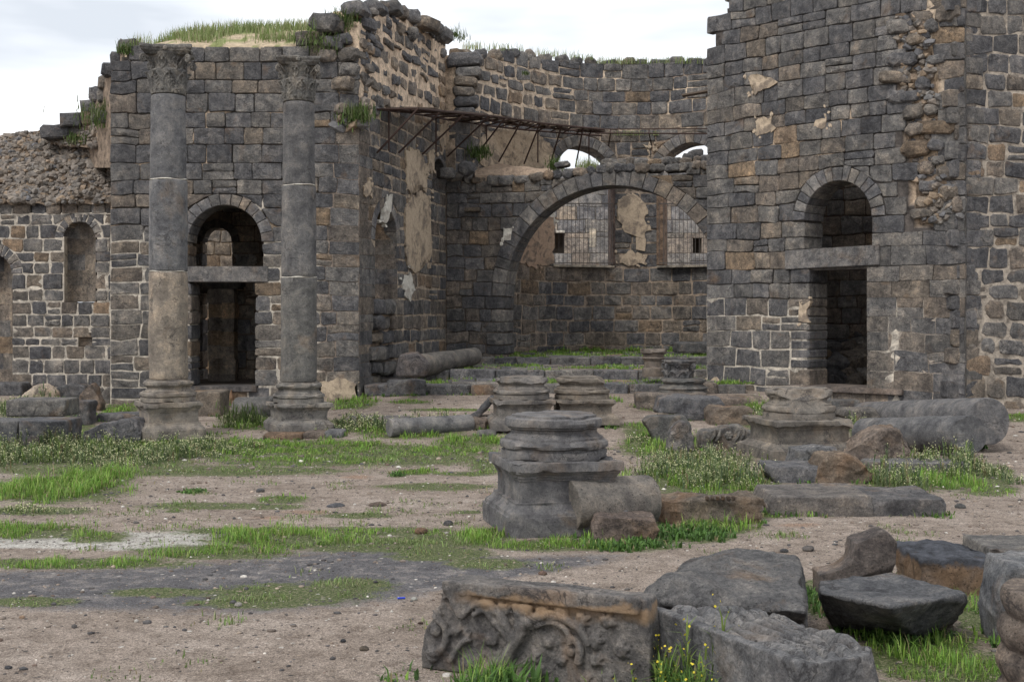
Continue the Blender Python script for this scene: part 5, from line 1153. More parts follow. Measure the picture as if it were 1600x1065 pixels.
W_('brown_boulder', 'large brown broken boulder between the right pedestal and the fallen columns', 'boulder', 1308, 1414, 662, 724, .6, [(0, .1), (1, 0), (1, .6), (.88, 1), (.55, .97), (.35, .7), (.1, .45)], color=(.17, .14, .12), rough=1.4, chips=1, vox=.015)
W_('long_slab', 'long low grey slab running right of the tan boulder in the weeds', 'slab', 1350, 1505, 712, 740, .6, color=(.14, .138, .14), chips=1)
W_('moulded_slab', 'long moulded cornice slab lying flat, right of the orange fragment', 'slab', 1188, 1345, 751, 806, 1.1, [(.0, 0), (1, 0), (1, .5), (1, .6), (.99, .66), (1, .72), (1, 1), (.04, 1), (.01, .72), (.03, .66), (0, .6)], color=(.15, .138, .13), rough=.5, vox=.014)
W_('rough_slab', 'rough darker end of the moulded slab, beside the gravel path', 'slab', 1325, 1458, 754, 806, 1.1, [(0, 0), (.95, 0), (1, .6), (.98, 1), (0, 1)], color=(.115, .112, .115), chips=2, vox=.014)
ob = W_('carved_fragment', 'orange-stained carved cornice fragment with dentils in front of the weeds', 'carved stone', 1016, 1196, 763, 818, .55, [(.05, .1), (.3, 0), (.8, .02), (.9, 0), (.93, .5), (1, .85), (.98, 1), (.5, .98), (.1, .9), (0, .8)], color=(.17, .145, .12), mat=M_RUST, rough=1.3, vox=.012)
for k in range(6):
    bm = bmesh.new(); add_box(bm, (0, 0, 0), (.035, .05, .04)); bmesh.ops.bevel(bm, geom=bm.edges[:], offset=.006, segments=1, affect='EDGES'); part('dentil', mesh_bm('dentil', bm), M_RUST, ob, (-.05 + k * .055, -.28, .30), color=(.12, .09, .07))
bm = bmesh.new(); pts, rad = [], []
for q in range(20): a_ = q / 19 * 9; rr_ = .075 * (1 - q / 24); pts.append((math.cos(a_) * rr_, 0, math.sin(a_) * rr_)); rad.append(.016)
add_tube(bm, pts, rad, 6); part('volute', mesh_bm('volute', bm), M_DRESS, ob, (.50, -.26, .2), color=(.15, .13, .12))

# right foreground
W_('stained_block', 'square block with black crust on top and orange porous side, right foreground', 'stone block', 1418, 1548, 840, 930, .75, [(0, 0), (1, 0), (1, 1), (.5, .97), (0, .95)], color=(.17, .14, .12), mat=M_CRUST, rough=1.2, vox=.014)
W_('grey_block', 'grey cut block behind the tall grey stone at the right edge', 'stone block', 1527, 1640, 830, 905, .7, color=(.15, .145, .14), rough=.5, vox=.014)
W_('tall_grey_stone', 'tall pale-grey pitted stone standing at the right edge', 'stone', 1542, 1660, 855, 1012, .45, [(.08, 0), (1, 0), (1, 1), (.15, 1), (.08, .8), (0, .4)], color=(.16, .165, .175), rough=.7, vox=.012)
W_('upright_shard', 'pointed upright shard of brown-grey stone beyond the flat-topped block', 'stone', 1273, 1391, 814, 940, .3, [(0, 0), (1, 0), (1, .85), (.86, 1), (.72, .95), (.47, .85), (.45, .62), (.3, .5), (0, .42)], color=(.14, .12, .11), rough=.6, vox=.012)
# flat-topped wedge block
def hull_rock(name, label, cat, pts, vox, color, disp, chips=(), mat=None, seed=3.):
    bm = bmesh.new(); c = sum((Vector(p) for p in pts), Vector()) / len(pts); c.z = min(p[2] for p in pts)
    for p in pts: bm.verts.new(Vector(p) - c)
    r = bmesh.ops.convex_hull(bm, input=bm.verts[:]); bmesh.ops.recalc_face_normals(bm, faces=bm.faces)
    me = remesh(bm, vox); weather(me, disp, chips, seed); o = part(name, me, mat or M_ROCK, None, c, color=color); tag(o, label, cat); return o
def Z(px, py, z): D = (H - z) * F / (py - HZ); return ((px - 800) * D / F, D, z)
hull_rock('flat_topped_block', 'big flat-topped wedge block, pale top over undercut dark sides, right foreground', 'stone block',
          [Z(1280, 906, .34), Z(1395, 898, .34), Z(1508, 926, .34), Z(1506, 936, .3), Z(1390, 948, .34), Z(1282, 926, .34), Z(1278, 930, .26), Z(1395, 958, .28), Z(1512, 942, .22), Z(1318, 985, -.05), Z(1440, 1000, -.05), Z(1492, 975, 0), Z(1290, 955, .0), Z(1300, 975, .05), Z(1400, 930, -.05)], .012, (.13, .133, .142), ((2, .02), (7, .014), (24, .005)))
hull_rock('leaning_slab', 'broad dark slab sloping up behind the long leaf-carved block', 'slab',
          [Z(1000, 942, .38), Z(1040, 905, .52), Z(1150, 868, .58), Z(1245, 870, .58), Z(1262, 958, .45), Z(1250, 1000, .0), Z(1020, 980, .0), Z(1100, 875, 0.3), Z(1240, 905, 0)], .012, (.14, .138, .14), ((1.3, .05), (3.5, .03), (9, .018), (24, .007)))

# ---- left carved block: upright slab with scrolls in relief
def carved_left():
    x0, y0 = -.56, 8.02; x1, y1 = .80, 7.42; Lx = math.hypot(x1 - x0, y1 - y0); ang = math.atan2(y1 - y0, x1 - x0)
    hgt = .56; bm = bmesh.new()
    add_poly_prism(bm, [(0, 0), (Lx, 0), (Lx, hgt * .55), (Lx - .03, hgt * .97), (Lx * .5, hgt * .985), (.17, hgt), (.10, hgt * .62), (.02, hgt * .42), (.0, hgt * .2)], 0, .20)
    # lip along the head
    add_poly_prism(bm, [(.16, hgt - .07), (Lx - .06, hgt - .09), (Lx - .06, hgt - .0), (.16, hgt - .0)], -.05, .06)
    def tube3(pts, r0_, r1_, dy=-.026):
        n_ = 14; out = []; rad = []
        for i in range(n_):
            t = i / (n_ - 1) * (len(pts) - 1); k_ = min(int(t), len(pts) - 2); f = t - k_
            p0 = pts[max(k_ - 1, 0)]; p1 = pts[k_]; p2 = pts[k_ + 1]; p3 = pts[min(k_ + 2, len(pts) - 1)]
            cr_ = [.5 * ((2 * b) + (-a + c) * f + (2 * a - 5 * b + 4 * c - d) * f * f + (-a + 3 * b - 3 * c + d) * f ** 3) for a, b, c, d in zip(p0, p1, p2, p3)]
            out.append((cr_[0], dy, cr_[1])); rad.append(lerp(r0_, r1_, i / (n_ - 1)))
        add_tube(bm, out, [r_ * 1.25 for r_ in rad], 8)
    # arching stems (x along block, z up)
    tube3([(.56, .02), (.60, .16), (.68, .28), (.66, .34)], .035, .025)
    tube3([(.62, .24), (.56, .36), (.46, .44), (.36, .42), (.28, .34)], .026, .014)
    tube3([(.62, .24), (.76, .38), (.9, .41), (1.04, .36), (1.12, .26)], .028, .014)
    tube3([(.6, .12), (.5, .08), (.42, .02)], .028, .02)
    tube3([(.28, .34), (.22, .46), (.2, .52)], .02, .03)
    tube3([(.46, .40), (.5, .34), (.56, .30), (.6, .24)], .016, .02)
    tube3([(.36, .36), (.42, .40), (.50, .39)], .012, .016)
    tube3([(.78, .34), (.88, .37), (.98, .33), (1.0, .25)], .015, .014)
    tube3([(1.0, .3), (1.06, .24), (1.05, .14)], .012, .022)
    tube3([(.1, .33), (.17, .27), (.17, .17), (.1, .1), (.05, .12)], .022, .016)
    tube3([(.2, .06), (.27, .17), (.34, .22)], .014, .02)
    for k_ in range(3): tube3([(.66, .30), (.66 + .03 * k_, .38), (.64 + .05 * k_, .46)], .012, .018)
    for k_ in range(4): tube3([(.28, .40), (.27 + .02 * k_, .44), (.24 + .035 * k_, .485)], .01, .017)
    for (bx, bz, br) in [(.48, .22, .05), (.1, .24, .045), (.08, .08, .04), (.86, .24, .035), (1.0, .2, .03), (.33, .06, .04), (.7, .1, .03)]: add_ball(bm, (bx, -.012, bz), br, (1, .75, 1), 1)
    for (bx, bz, s_) in [(.86, .2, .12), (.44, .2, .12)]:
        for q in range(9):
            a_ = q / 9 * 6.28; add_tube(bm, [(bx, .005, bz), (bx + math.cos(a_) * s_, .0, bz + math.sin(a_) * s_ * .9)], [.012, .007], 5)
    rf = random.Random(12)
    for (fx, fz, fa, fs_) in [(.30, .36, 2.2, 1), (.36, .43, 1.7, .9), (.45, .45, 1.3, .9), (.55, .40, .9, 1), (.60, .30, 2.6, .8), (.66, .40, 1.5, 1.1), (.72, .33, .6, .9), (.82, .41, 1.6, .9), (.93, .42, 1.2, .9), (1.04, .38, .5, 1), (1.12, .28, .1, 1), (1.13, .18, -.5, .9), (1.08, .08, -1.2, 1), (1.22, .38, 1.2, 1.2), (1.28, .24, .2, 1.1), (.50, .12, 3.0, .9), (.40, .06, 2.6, .9), (.74, .14, .4, .9), (.78, .05, .2, .8), (.22, .46, 2.4, 1.1), (.14, .34, 2.8, .9), (.24, .22, 1.9, .9), (.12, .12, 3.6, .9), (.95, .12, 2.0, .7), (.34, .26, 3.6, .7), (1.2, .08, -.3, 1)]:
        for q in range(-2, 3):
            a_ = fa + q * .38; l_ = fs_ * (.085 - .012 * abs(q)) * rf.uniform(.85, 1.15); bend = a_ + .5 * (1 if q > 0 else -1 if q < 0 else 0)
            p0 = (fx, -.008, fz); p1 = (fx + math.cos(a_) * l_ * .6, -.022, fz + math.sin(a_) * l_ * .6); p2 = (p1[0] + math.cos(bend) * l_ * .45, -.006, p1[2] + math.sin(bend) * l_ * .45)
            add_tube(bm, [p0, p1, p2], [.012, .014, .007], 6)
    me = remesh(bm, .0078); weather(me, ((2.5, .012), (9, .006), (30, .003)), [((Lx, -.02, hgt * .9), (1, -.3, .9)), ((.0, -.02, .45), (-1, -.2, .5))], 5)
    o = part('carved_block', me, M_CARVE, None, (x0, y0, -.01), (0, 0, ang), (.14, .132, .128)); tag(o, 'upright frieze block carved with scrolling vines, tan lip along its top, front centre', 'carved stone')
def carve_mat():
    m = stone_mat('carved_basalt', stain=(.30, .19, .11), stain_at=.6, stain_amt=.45, pale_at=.74, pits=.5, bs=.7); n = m.node_tree; b = n.nodes['Principled BSDF']
    src = b.inputs['Base Color'].links[0].from_socket; t = N(n, 'ShaderNodeTexCoord'); s_ = N(n, 'ShaderNodeSeparateXYZ'); n.links.new(t.outputs['Object'], s_.inputs[0])
    f = noisef(n, t.outputs['Object'], 4, 5); ad = N(n, 'ShaderNodeMath', operation='MULTIPLY_ADD'); n.links.new(f, ad.inputs[0]); ad.inputs[1].default_value = .22; n.links.new(s_.outputs[2], ad.inputs[2])
    k = ramp(n, ad.outputs[0], [(.50, (0, 0, 0)), (.57, (.75,) * 3), (.60, (.7,) * 3), (.625, (0, 0, 0))])
    # tan patina where the sheltered lip band runs, only on the middle length
    k2 = ramp(n, s_.outputs[0], [(.22, (0, 0, 0)), (.4, (1, 1, 1)), (1.0, (1, 1, 1))]); kk = mixc(n, 1.0, k, k2, 'MULTIPLY')
    n.links.new(mixc(n, kk, src, (.36, .24, .14)), b.inputs['Base Color']); return m
M_CARVE = carve_mat(); carved_left()

# ---- long block with leaf relief on its upper face
def carved_right():
    c = [(.80, 7.78), (1.45, 6.50), (1.95, 6.82), (1.12, 8.15)]; zt = .45
    ax = Vector((1.45 - .80, 6.50 - 7.78, 0)); L = ax.length; ax.normalize(); ay = Vector((-ax.y, ax.x, 0)); W_2 = .56
    bm = bmesh.new(); add_poly_prism(bm, [(0, .0), (W_2, 0), (W_2, zt - .02), (W_2 * .5, zt - .03), (.06, zt - .03), (.05, zt), (0, zt - .01)], 0, L)
    me = remesh(bm, .0075)
    weather(me, ((2.5, .012), (9, .006), (30, .0035)), [((.5 * W_2, L, .2), (0, 1, -.4)), ((0, L - .02, zt - .02), (-.5, 1, .6)), ((W_2, L - .05, zt - .1), (1, 1, .4))], 9)
    for v in me.vertices:   # curling leaf ridges worked over the upper face
        x_, y_, z_ = v.co
        if z_ > zt - .09 and .06 < x_ < W_2 and y_ < L - .04:
            p = Vector((x_ * 3.4, y_ * 2.0, .5)); w1 = x_ + .20 * noise.noise(p) + .045 * math.sin(y_ * 8.5) + .02 * noise.noise(p * 4)
            ph = w1 / .07 * math.pi; rg_ = abs(math.sin(ph)) ** .75; cut = abs(math.sin(y_ * 7.3 + 5 * noise.noise(p * .8) + x_ * 4)) ** .35
            m_ = min(1, max(0, (x_ - .085)) / .02) * min(1, (L - .04 - y_) / .05); lump = noise.noise(p * 1.3 + Vector((9, 9, 9)))
            v.co.z += m_ * (.062 * rg_ * cut - .034 + .03 * lump)
    # local x = across, local y = along, z up
    M_ = Matrix((( ay.x, ax.x, 0), (ay.y, ax.y, 0), (0, 0, 1)))
    for v in me.vertices: v.co = M_ @ v.co
    o = part('carved_block', me, M_DRESS, None, (.80, 7.78, -.01), color=(.14, .14, .145)); tag(o, 'long dark block with curling leaves carved over its upper face, right of the vine frieze', 'carved stone')
    if M_.determinant() < 0: me.flip_normals()
carved_right()

# ---- twisted baluster fragment at the right edge
bm = bmesh.new(); prof = []
for i in range(60):
    t = i / 59; prof.append((.19 + .05 * abs(math.sin(t * 12)) ** .7 + .04 * (1 - t), t * .70))
lathe(bm, prof, 40); 
for v in bm.verts: a_ = math.atan2(v.co.y, v.co.x); v.co.z += .03 * math.sin(a_ * 1)
me = remesh(bm, .012); weather(me, ((3, .02), (11, .008)), (), 31); o = part('turned_shaft_stub', me, M_ROCK, None, (3.02, 7.25, -.05), color=(.2, .165, .14)); tag(o, 'stub of a ringed round shaft cut off by the right edge of the picture', 'column stub')

# ================================================================== IRON AWNING
def awning():
    root = empty('iron_awning', P(600, 200, 28)); tag(root, 'rusted iron awning frame with broken boards hung high along the hall walls', 'awning'); o0 = root.location.copy()
    def bar(a, b, r, name='bar', mat=M_IRON):
        a, b = Vector(a) - o0, Vector(b) - o0; bm = bmesh.new(); add_tube(bm, [a, b], r, 5); part(name, mesh_bm(name, bm), mat, root)
    wallp = [P(590, 171, 27.9), P(640, 176, 30.0), P(700, 187, 33.0), P(760, 196, 34.6), P(820, 203, 36.0), P(880, 208, 37.0), P(940, 212, 37.6)]
    outp = [p + v for p, v in zip(wallp, [Vector((.9, -.25, -.02)), Vector((1.0, -.2, -.02)), Vector((1.1, -.8, -.02)), Vector((.7, -1.2, .0)), Vector((.4, -1.3, 0)), Vector((.2, -1.3, 0)), Vector((.0, -1.2, 0))])]
    for L in (wallp, outp, [(a + b) / 2 for a, b in zip(wallp, outp)]):
        for a, b in zip(L, L[1:]): bar(a, b, .028, 'rail')
    n = 0
    for (a, b), (c, d) in zip(zip(wallp, wallp[1:]), zip(outp, outp[1:])):
        for i in range(3):
            t = i / 3; p, q = a.lerp(b, t), c.lerp(d, t); bar(p, q, .022, 'cross_bar')
            if n % 2 == 0: bar(q, p + Vector((-.02, 0, -.95)), .024, 'strut')
            if n % 4 == 1: bar(p, p + Vector((0, 0, -.9)), .022, 'post')
            n += 1
        for i in range(9):
            t = R.random() * .8; p, q = a.lerp(b, t), c.lerp(d, t); m0 = p.lerp(q, R.uniform(.05, .8)); m1 = (a.lerp(b, min(1, t + .45))).lerp(c.lerp(d, min(1, t + .45)), R.uniform(.05, .9)); m0.z += .05; m1.z += .06
            bm = bmesh.new(); L_ = (m1 - m0).length; add_box(bm, (0, 0, 0), (L_, R.uniform(.1, .2), .025)); ob_ = part('board', mesh_bm('board', bm), M_WOOD, root, (m0 + m1) / 2 - o0); ob_.rotation_euler = (m1 - m0).to_track_quat('X', 'Z').to_euler()
awning()
root = empty('iron_rail', P(1000, 208, 36.6)); tag(root, 'thin rusty rail on brackets across the upper apse wall', 'rail'); o0 = root.location.copy()
for a, b, r in ((P(930, 208, 36.6), P(1106, 209, 36.4), .022), (P(930, 202, 37.2), P(1106, 201, 36.9), .016), (P(954, 208, 36.6), P(951, 228, 37.6), .02), (P(1014, 208, 36.6), P(1018, 226, 37.6), .02), (P(954, 208, 36.6), P(954, 203, 37.7), .02), (P(1014, 208, 36.6), P(1014, 203, 37.7), .02)):
    bm = bmesh.new(); add_tube(bm, [a - o0, b - o0], r, 5); part('bar', mesh_bm('bar', bm), M_IRON, root)
bm = bmesh.new(); add_box(bm, (0, 0, 0), (.75, .3, .04)); o = part('plank', mesh_bm('plank', bm), M_WOOD, None, P(1088, 146, 34), (0, -.12, -.3)); tag(o, 'grey plank sticking out of the masonry beside the tower, high up', 'plank')
bm = bmesh.new(); add_tube(bm, [(0, .6, .22), (0, 0, 0), (0, -.1, -.02)], .03, 5); 

# ================================================================== GRASS AND WEEDS
def blades(V0, hgt, wid, cols, lean=.45, rng=None, segs=2):
    """numpy blades: V0 (n,3) roots, hgt (n,), wid (n,), cols (n,3)"""
    n = len(V0); th = rng.uniform(0, 2 * np.pi, n); ln = rng.uniform(.1, lean, n); dx, dy = np.cos(th), np.sin(th); wx, wy = -dy, dx
    tip = V0 + np.stack([dx * ln * hgt, dy * ln * hgt, hgt * np.sqrt(np.clip(1 - ln ** 2, .2, 1))], 1)
    mid = V0 + np.stack([dx * ln * hgt * .3, dy * ln * hgt * .3, hgt * .55], 1); w3 = np.stack([wx, wy, np.zeros(n)], 1) * wid[:, None]
    V = np.stack([V0 - w3 / 2, V0 + w3 / 2, mid - w3 * .4, mid + w3 * .4, tip], 1).reshape(-1, 3)
    b = np.arange(n)[:, None] * 5; Fc = np.concatenate([b + [[0, 1, 3]], b + [[0, 3, 2]], b + [[2, 3, 4]]], 0)
    sh = np.stack([cols, cols, cols, cols, cols * 1.15], 1).reshape(-1, 3); return V, Fc, sh
PAL = dict(lush=[(.135, .25, .04), (.18, .29, .05), (.11, .21, .04), (.22, .30, .08)], short=[(.14, .20, .07), (.17, .23, .08), (.12, .17, .06), (.23, .24, .13)], flower=[(.13, .18, .075), (.16, .20, .095), (.11, .155, .08), (.17, .23, .07)], yellow=[(.14, .22, .05), (.18, .25, .06)], leafy=[(.08, .16, .04), (.10, .19, .045), (.07, .13, .04)])
def scatter_ell(cx, cy, rx, ry, dens, rng, clump=True):
    c = G(cx, cy); f = G(cx, cy - ry); nn = G(cx, min(cy + ry, 1200)); RX = rx * c.y / F; RY0, RY1 = f.y - c.y, c.y - nn.y
    area = math.pi * RX * (RY0 + RY1) / 2; n = int(min(60000, dens * area)); n = max(n, 10)
    a = rng.uniform(0, 2 * np.pi, n); r = np.sqrt(rng.uniform(0, 1, n)) * rng.uniform(.6, 1.35, n); sy = np.sin(a) * r; X = c.x + np.cos(a) * r * RX; Y = c.y + np.where(sy > 0, sy * RY0, sy * RY1)
    keep = []
    for i in range(n):
        v = noise.noise(Vector((X[i] * 2.3, Y[i] * 2.3, 5.1))) + .6 * noise.noise(Vector((X[i] * 7, Y[i] * 7, 2.2))) + .22 - max(0, r[i] - .45) * .9 + .35 * noise.noise(Vector((X[i] * 19, Y[i] * 19, 4)))
        keep.append(v > rng.uniform(-.15, .08))
    keep = np.array(keep); X, Y = X[keep], Y[keep]; return np.array([(x_, y_, gz(x_, y_) - .01) for x_, y_ in zip(X, Y)], np.float32).reshape(-1, 3)
LABELK = {}
def grass_patch(i, g, name=None, roots=None):
    cx, cy, rx, ry, h, dens, kind = g; rng = np.random.default_rng(100 + i); pal = np.array(PAL[kind])
    dist = G(cx, cy).y if roots is None else roots[:, 1].mean(); mul = 1.0 if dist < 15 else .8
    V0 = roots if roots is not None else scatter_ell(cx, cy, rx, ry, dens * mul * (1.25 if kind in ('lush', 'short') else 1), rng)
    n = len(V0)
    if n < 4: return
    Vs, Fs, Ts = [], [], []; off = 0
    def add(V, Fc, T):
        nonlocal off; Vs.append(V); Fs.append(Fc + off); Ts.append(T); off += len(V)
    col = pal[rng.integers(0, len(pal), n)] * rng.uniform(.7, 1.35, (n, 1)); dry = rng.random(n) < .07; col[dry] = np.array((.26, .22, .12))
    pxm = dist / F   # width of a photo pixel there
    if kind in ('lush', 'short'):
        cl = np.array([.75 + .9 * noise.noise(Vector((a_ * 3.1, b_ * 3.1, 1))) + .5 * noise.noise(Vector((a_ * 11, b_ * 11, 6))) for a_, b_, _z in V0]); hh = h * rng.uniform(.3, 1.25, n) * np.clip(cl, .25, 1.5); col = col * np.clip(.55 + .6 * cl, .6, 1.3)[:, None]; add(*blades(V0, hh, np.maximum(.007, pxm * 1.3) * rng.uniform(.7, 1.3, n), col, .97, rng))
    elif kind == 'leafy':
        for k_ in range(3):
            q = V0 + rng.uniform(-.03, .03, V0.shape) * [1, 1, 0]; add(*blades(q, h * rng.uniform(.3, 1.0, n), np.full(n, max(.022, pxm * 2.5)) * rng.uniform(.6, 1.3, n), col * rng.uniform(.8, 1.2, (n, 1)), .95, rng))
    else:  # stems carrying flowers
        cl = np.array([.75 + 1.0 * noise.noise(Vector((a_ * 2.1, b_ * 2.1, 1))) + .5 * noise.noise(Vector((a_ * 7, b_ * 7, 6))) for a_, b_, _z in V0]); hh = h * rng.uniform(.3, 1.1, n) * np.clip(cl, .3, 1.4); th = rng.uniform(0, 6.28, n); ln = rng.uniform(0, .3, n)
        tip = V0 + np.stack([np.cos(th) * ln * hh, np.sin(th) * ln * hh, hh], 1); wv = np.stack([np.ones(n), np.zeros(n), np.zeros(n)], 1) * max(.005, pxm * .7)
        V = np.stack([V0 - wv / 2, V0 + wv / 2, tip], 1).reshape(-1, 3); Fc = np.arange(n * 3).reshape(-1, 3); add(V, Fc, np.repeat(col, 3, 0))
        for k_ in range(9):   # leaves up the stem
            t = rng.uniform(.05, .8, (n, 1)); q = V0 * (1 - t) + tip * t; add(*blades(q, hh * rng.uniform(.15, .35, n), np.full(n, max(.012, pxm * 1.6)), col * rng.uniform(.8, 1.2, (n, 1)), .97, rng))
        fc = np.array((.58, .58, .34)) if kind == 'flower' else np.array((.70, .58, .05))
        for k_ in range(5 if kind == 'flower' else 4):
            m = rng.random(n) < .48; q = tip[m] + rng.normal(0, 1, (m.sum(), 3)) * [.022, .022, .022] - [0, 0, .01]; s_ = max(.008, pxm * .9) * rng.uniform(.6, 1.3, (m.sum(), 1)); k2 = m.sum()
            if not k2: continue
            e1 = rng.normal(0, 1, (k2, 3)); e1 /= np.linalg.norm(e1, axis=1, keepdims=True); e2 = rng.normal(0, 1, (k2, 3)); e2 -= (e1 * e2).sum(1, keepdims=True) * e1; e2 /= np.linalg.norm(e2, axis=1, keepdims=True)
            V = np.stack([q - e1 * s_, q - e2 * s_, q + e1 * s_, q + e2 * s_], 1).reshape(-1, 3); b = np.arange(k2)[:, None] * 4; Fc = np.concatenate([b + [[0, 1, 2]], b + [[0, 2, 3]]], 0)
            add(V, Fc, np.repeat(fc * rng.uniform(.7, 1.2, (k2, 1)), 4, 0))
    V = np.concatenate(Vs); c0 = V.mean(0); c0[2] = V[:, 2].min(); o = part(name or {'lush': 'grass', 'short': 'grass', 'leafy': 'ground_cover', 'flower': 'wildflowers', 'yellow': 'wildflowers'}[kind], np_mesh('grass', V - c0, np.concatenate(Fs), np.concatenate(Ts)), M_LEAF, None, tuple(c0))
    tag(o, {'lush': 'patch of bright green grass growing on the gravelly ground', 'short': 'thin low turf creeping over the dark gravel', 'leafy': 'broad-leaved green weeds at the foot of the stones', 'flower': 'weeds with small pale cream flowers among the ruins', 'yellow': 'tall green weeds with small yellow flowers by the carved blocks'}[kind], None, kind='stuff')
for i, g_ in enumerate(GR[:-1]): grass_patch(i, g_)
rs_ = random.Random(3); rts_ = []
for _ in range(230):
    px_, py_ = rs_.uniform(0, 1600), rs_.uniform(690, 860) if rs_.random() < .8 else rs_.uniform(640, 1060)
    if px_ > 780 and py_ > 720 and rs_.random() < .7: continue
    c_ = G(px_, py_); n_ = rs_.randint(8, 70)
    for _k in range(n_): a_, b_ = rs_.gauss(0, .10), rs_.gauss(0, .10); rts_.append((c_.x + a_, c_.y + b_, gz(c_.x + a_, c_.y + b_) - .005))
grass_patch(400, (0, 0, 0, 0, .06, 0, 'short'), roots=np.array(rts_, np.float32))
FOOT += [(o_.location.x, o_.location.y, .55, .55) for o_ in bpy.data.objects if o_.name.startswith(('pedestal', 'column')) and o_.type == 'EMPTY']
FOOT += [(.12, 7.7, .72, .22), (1.3, 7.2, .6, .7), (2.9, 9.2, .5, .5)]
rw = random.Random(8); W1, W2_ = [], []
for (fx, fy, fw, fd) in FOOT:
    for _ in range(int(260 * (fw + fd))):
        a_ = rw.uniform(0, 6.283); k_ = 1 + abs(rw.gauss(0, .12)); ex = max(-1, min(1, 1.3 * math.cos(a_))) * fw * k_; ey = max(-1, min(1, 1.3 * math.sin(a_))) * fd * k_
        X_, Y_ = fx + ex + rw.gauss(0, .03), fy + ey + rw.gauss(0, .03)
        if noise.noise(Vector((X_ * 1.7, Y_ * 1.7, 8))) > rw.uniform(-.1, .3): (W1 if rw.random() < .75 else W2_).append((X_, Y_, gz(X_, Y_) - .01))
grass_patch(410, (0, 0, 0, 0, .10, 0, 'lush'), roots=np.array(W1, np.float32)); grass_patch(411, (0, 0, 0, 0, .10, 0, 'leafy'), roots=np.array(W2_, np.float32))
# grass on terraces, in joints
rng = np.random.default_rng(5)
def terrace_grass(z, D0, D1, n, h, i, x0=-2.4, x1=5.2):
    X = rng.uniform(x0, x1, n); Y = rng.uniform(D0, D1, n); k = np.array([noise.noise(Vector((a * .9, b * 1.6, 3.3))) + .4 * noise.noise(Vector((a * 4, b * 4, 1))) > .1 for a, b in zip(X, Y)]); k &= X > np.array([xlB(b) + .15 for b in Y])
    grass_patch(i, (0, 0, 0, 0, h, 0, 'lush'), roots=np.stack([X[k], Y[k], np.full(k.sum(), z - .02)], 1).astype(np.float32))
terrace_grass(.72, 27.2, 28.9, 9000, .1, 301); terrace_grass(.92, 29.1, 32, 15000, .09, 302, -2.2, 5.6); terrace_grass(1.1, 32.4, 38, 26000, .09, 303, -1.5, 6.2)
X = rng.uniform(.5, 6.2, 4000); grass_patch(305, (0, 0, 0, 0, .16, 0, 'lush'), roots=np.array([(x_, E.map(E.upx(800 + x_ / 37.6 * F), 0).y - rng.uniform(.05, .4), 1.08) for x_ in X if noise.noise(Vector((x_ * 1.5, 0, 0))) > -.05], np.float32))

# mound on top of the gatehouse
MV, MF, MT = [], [], []; NXm, NYm = 70, 24
def mound(s, t):
    x_ = lerp(P(196, 0, 27.3).x, P(545, 0, 27.3).x, s); D = lerp(27.25, 33.5, t); px = 800 + x_ / 27.3 * F
    ht = interp([(196, 78), (225, 62), (250, 50), (290, 42), (340, 38), (400, 38), (470, 32), (520, 40), (545, 60)], px); zt = H - (ht - HZ) * 28.8 / F
    zf = P(0, 70, 27.3).z - .05; k = math.sin(min(1, t * 2.2) * math.pi / 2); z_ = lerp(zf, zt, k) - max(0, t - .45) * 1.0
    return Vector((x_, D, z_ + .06 * noise.noise(Vector((x_ * 1.4, D * 1.4, 0)))))
for j in range(NYm + 1):
    for i in range(NXm + 1):
        p = mound(i / NXm, j / NYm); MV.append(p); g_ = noise.noise(p * 2); MT.append((.42, .34, .24) if g_ > -.15 else (.2, .22, .09))
for j in range(NYm):
    for i in range(NXm): a_ = j * (NXm + 1) + i; MF.append((a_, a_ + 1, a_ + NXm + 2, a_ + NXm + 1))
nn0 = len(MV); MV += [Vector((v.x, v.y, 7.0)) for v in MV]; MT += MT
for i in range(NXm): MF.append((i + 1, i, nn0 + i, nn0 + i + 1))
for j in range(NYm): a_ = j * (NXm + 1); b_ = a_ + NXm + 1; MF.append((a_, b_, nn0 + b_, nn0 + a_)); MF.append((b_ + NXm, a_ + NXm, nn0 + a_ + NXm, nn0 + b_ + NXm))
me = mesh('earth_mound', MV, MF); set_tint(me, np.array(MT)); tag(part('earth_mound', me, M_CLOTH, smooth=True), None, None, kind='structure')
def tall_grass(i, roots, h, label, pale=.4):
    rg = np.random.default_rng(i); n = len(roots); pal = np.array([(.20, .26, .09), (.28, .32, .15), (.16, .22, .07), (.38, .35, .22)]); col = pal[rg.choice(4, n, p=[.35, .25, .2, .2])] * rg.uniform(.8, 1.2, (n, 1))
    V, Fc, T_ = blades(roots, h * rg.uniform(.4, 1.2, n), np.full(n, .016) * rg.uniform(.6, 1.3, n), col, .6, rg); c0 = V.mean(0); o = part('tall_grass', np_mesh('tall_grass', V - c0, Fc, T_), M_LEAF, None, tuple(c0)); tag(o, label, None, kind='stuff')
rg = np.random.default_rng(77); rts = []
while len(rts) < 7500:
    s, t = rg.random(), .03 + rg.random() ** 1.1 * .6
    p = mound(s, t)
    if noise.noise(p * 1.1) + t * 2.2 > rg.uniform(.15, .9): rts.append(p)
tall_grass(1, np.array(rts, np.float32), .30, 'long pale green grass crowning the gatehouse above the standing columns')
def along(path, px0, px1, py, n, dd=0, clump=.0):
    out = []
    while len(out) < n:
        px = rg.uniform(px0, px1)
        if noise.noise(Vector((px * .05, 0, clump))) > rg.uniform(-.5, .3): u, v = path.uv(px, py(px) if callable(py) else py); q = path.map(u, v, dd - rg.uniform(0, .5)); out.append(q)
    return np.array(out, np.float32)
tall_grass(2, along(E, 740, 930, lambda p: interp([(740, 76), (800, 80), (930, 94)], p), 420, 0, 1), .28, 'sparse dry grass along the head of the curved apse wall')
tall_grass(3, along(E, 930, 1112, 100, 1000, .05, 5), .26, 'green grass tufts on the apse wall next to the tower')
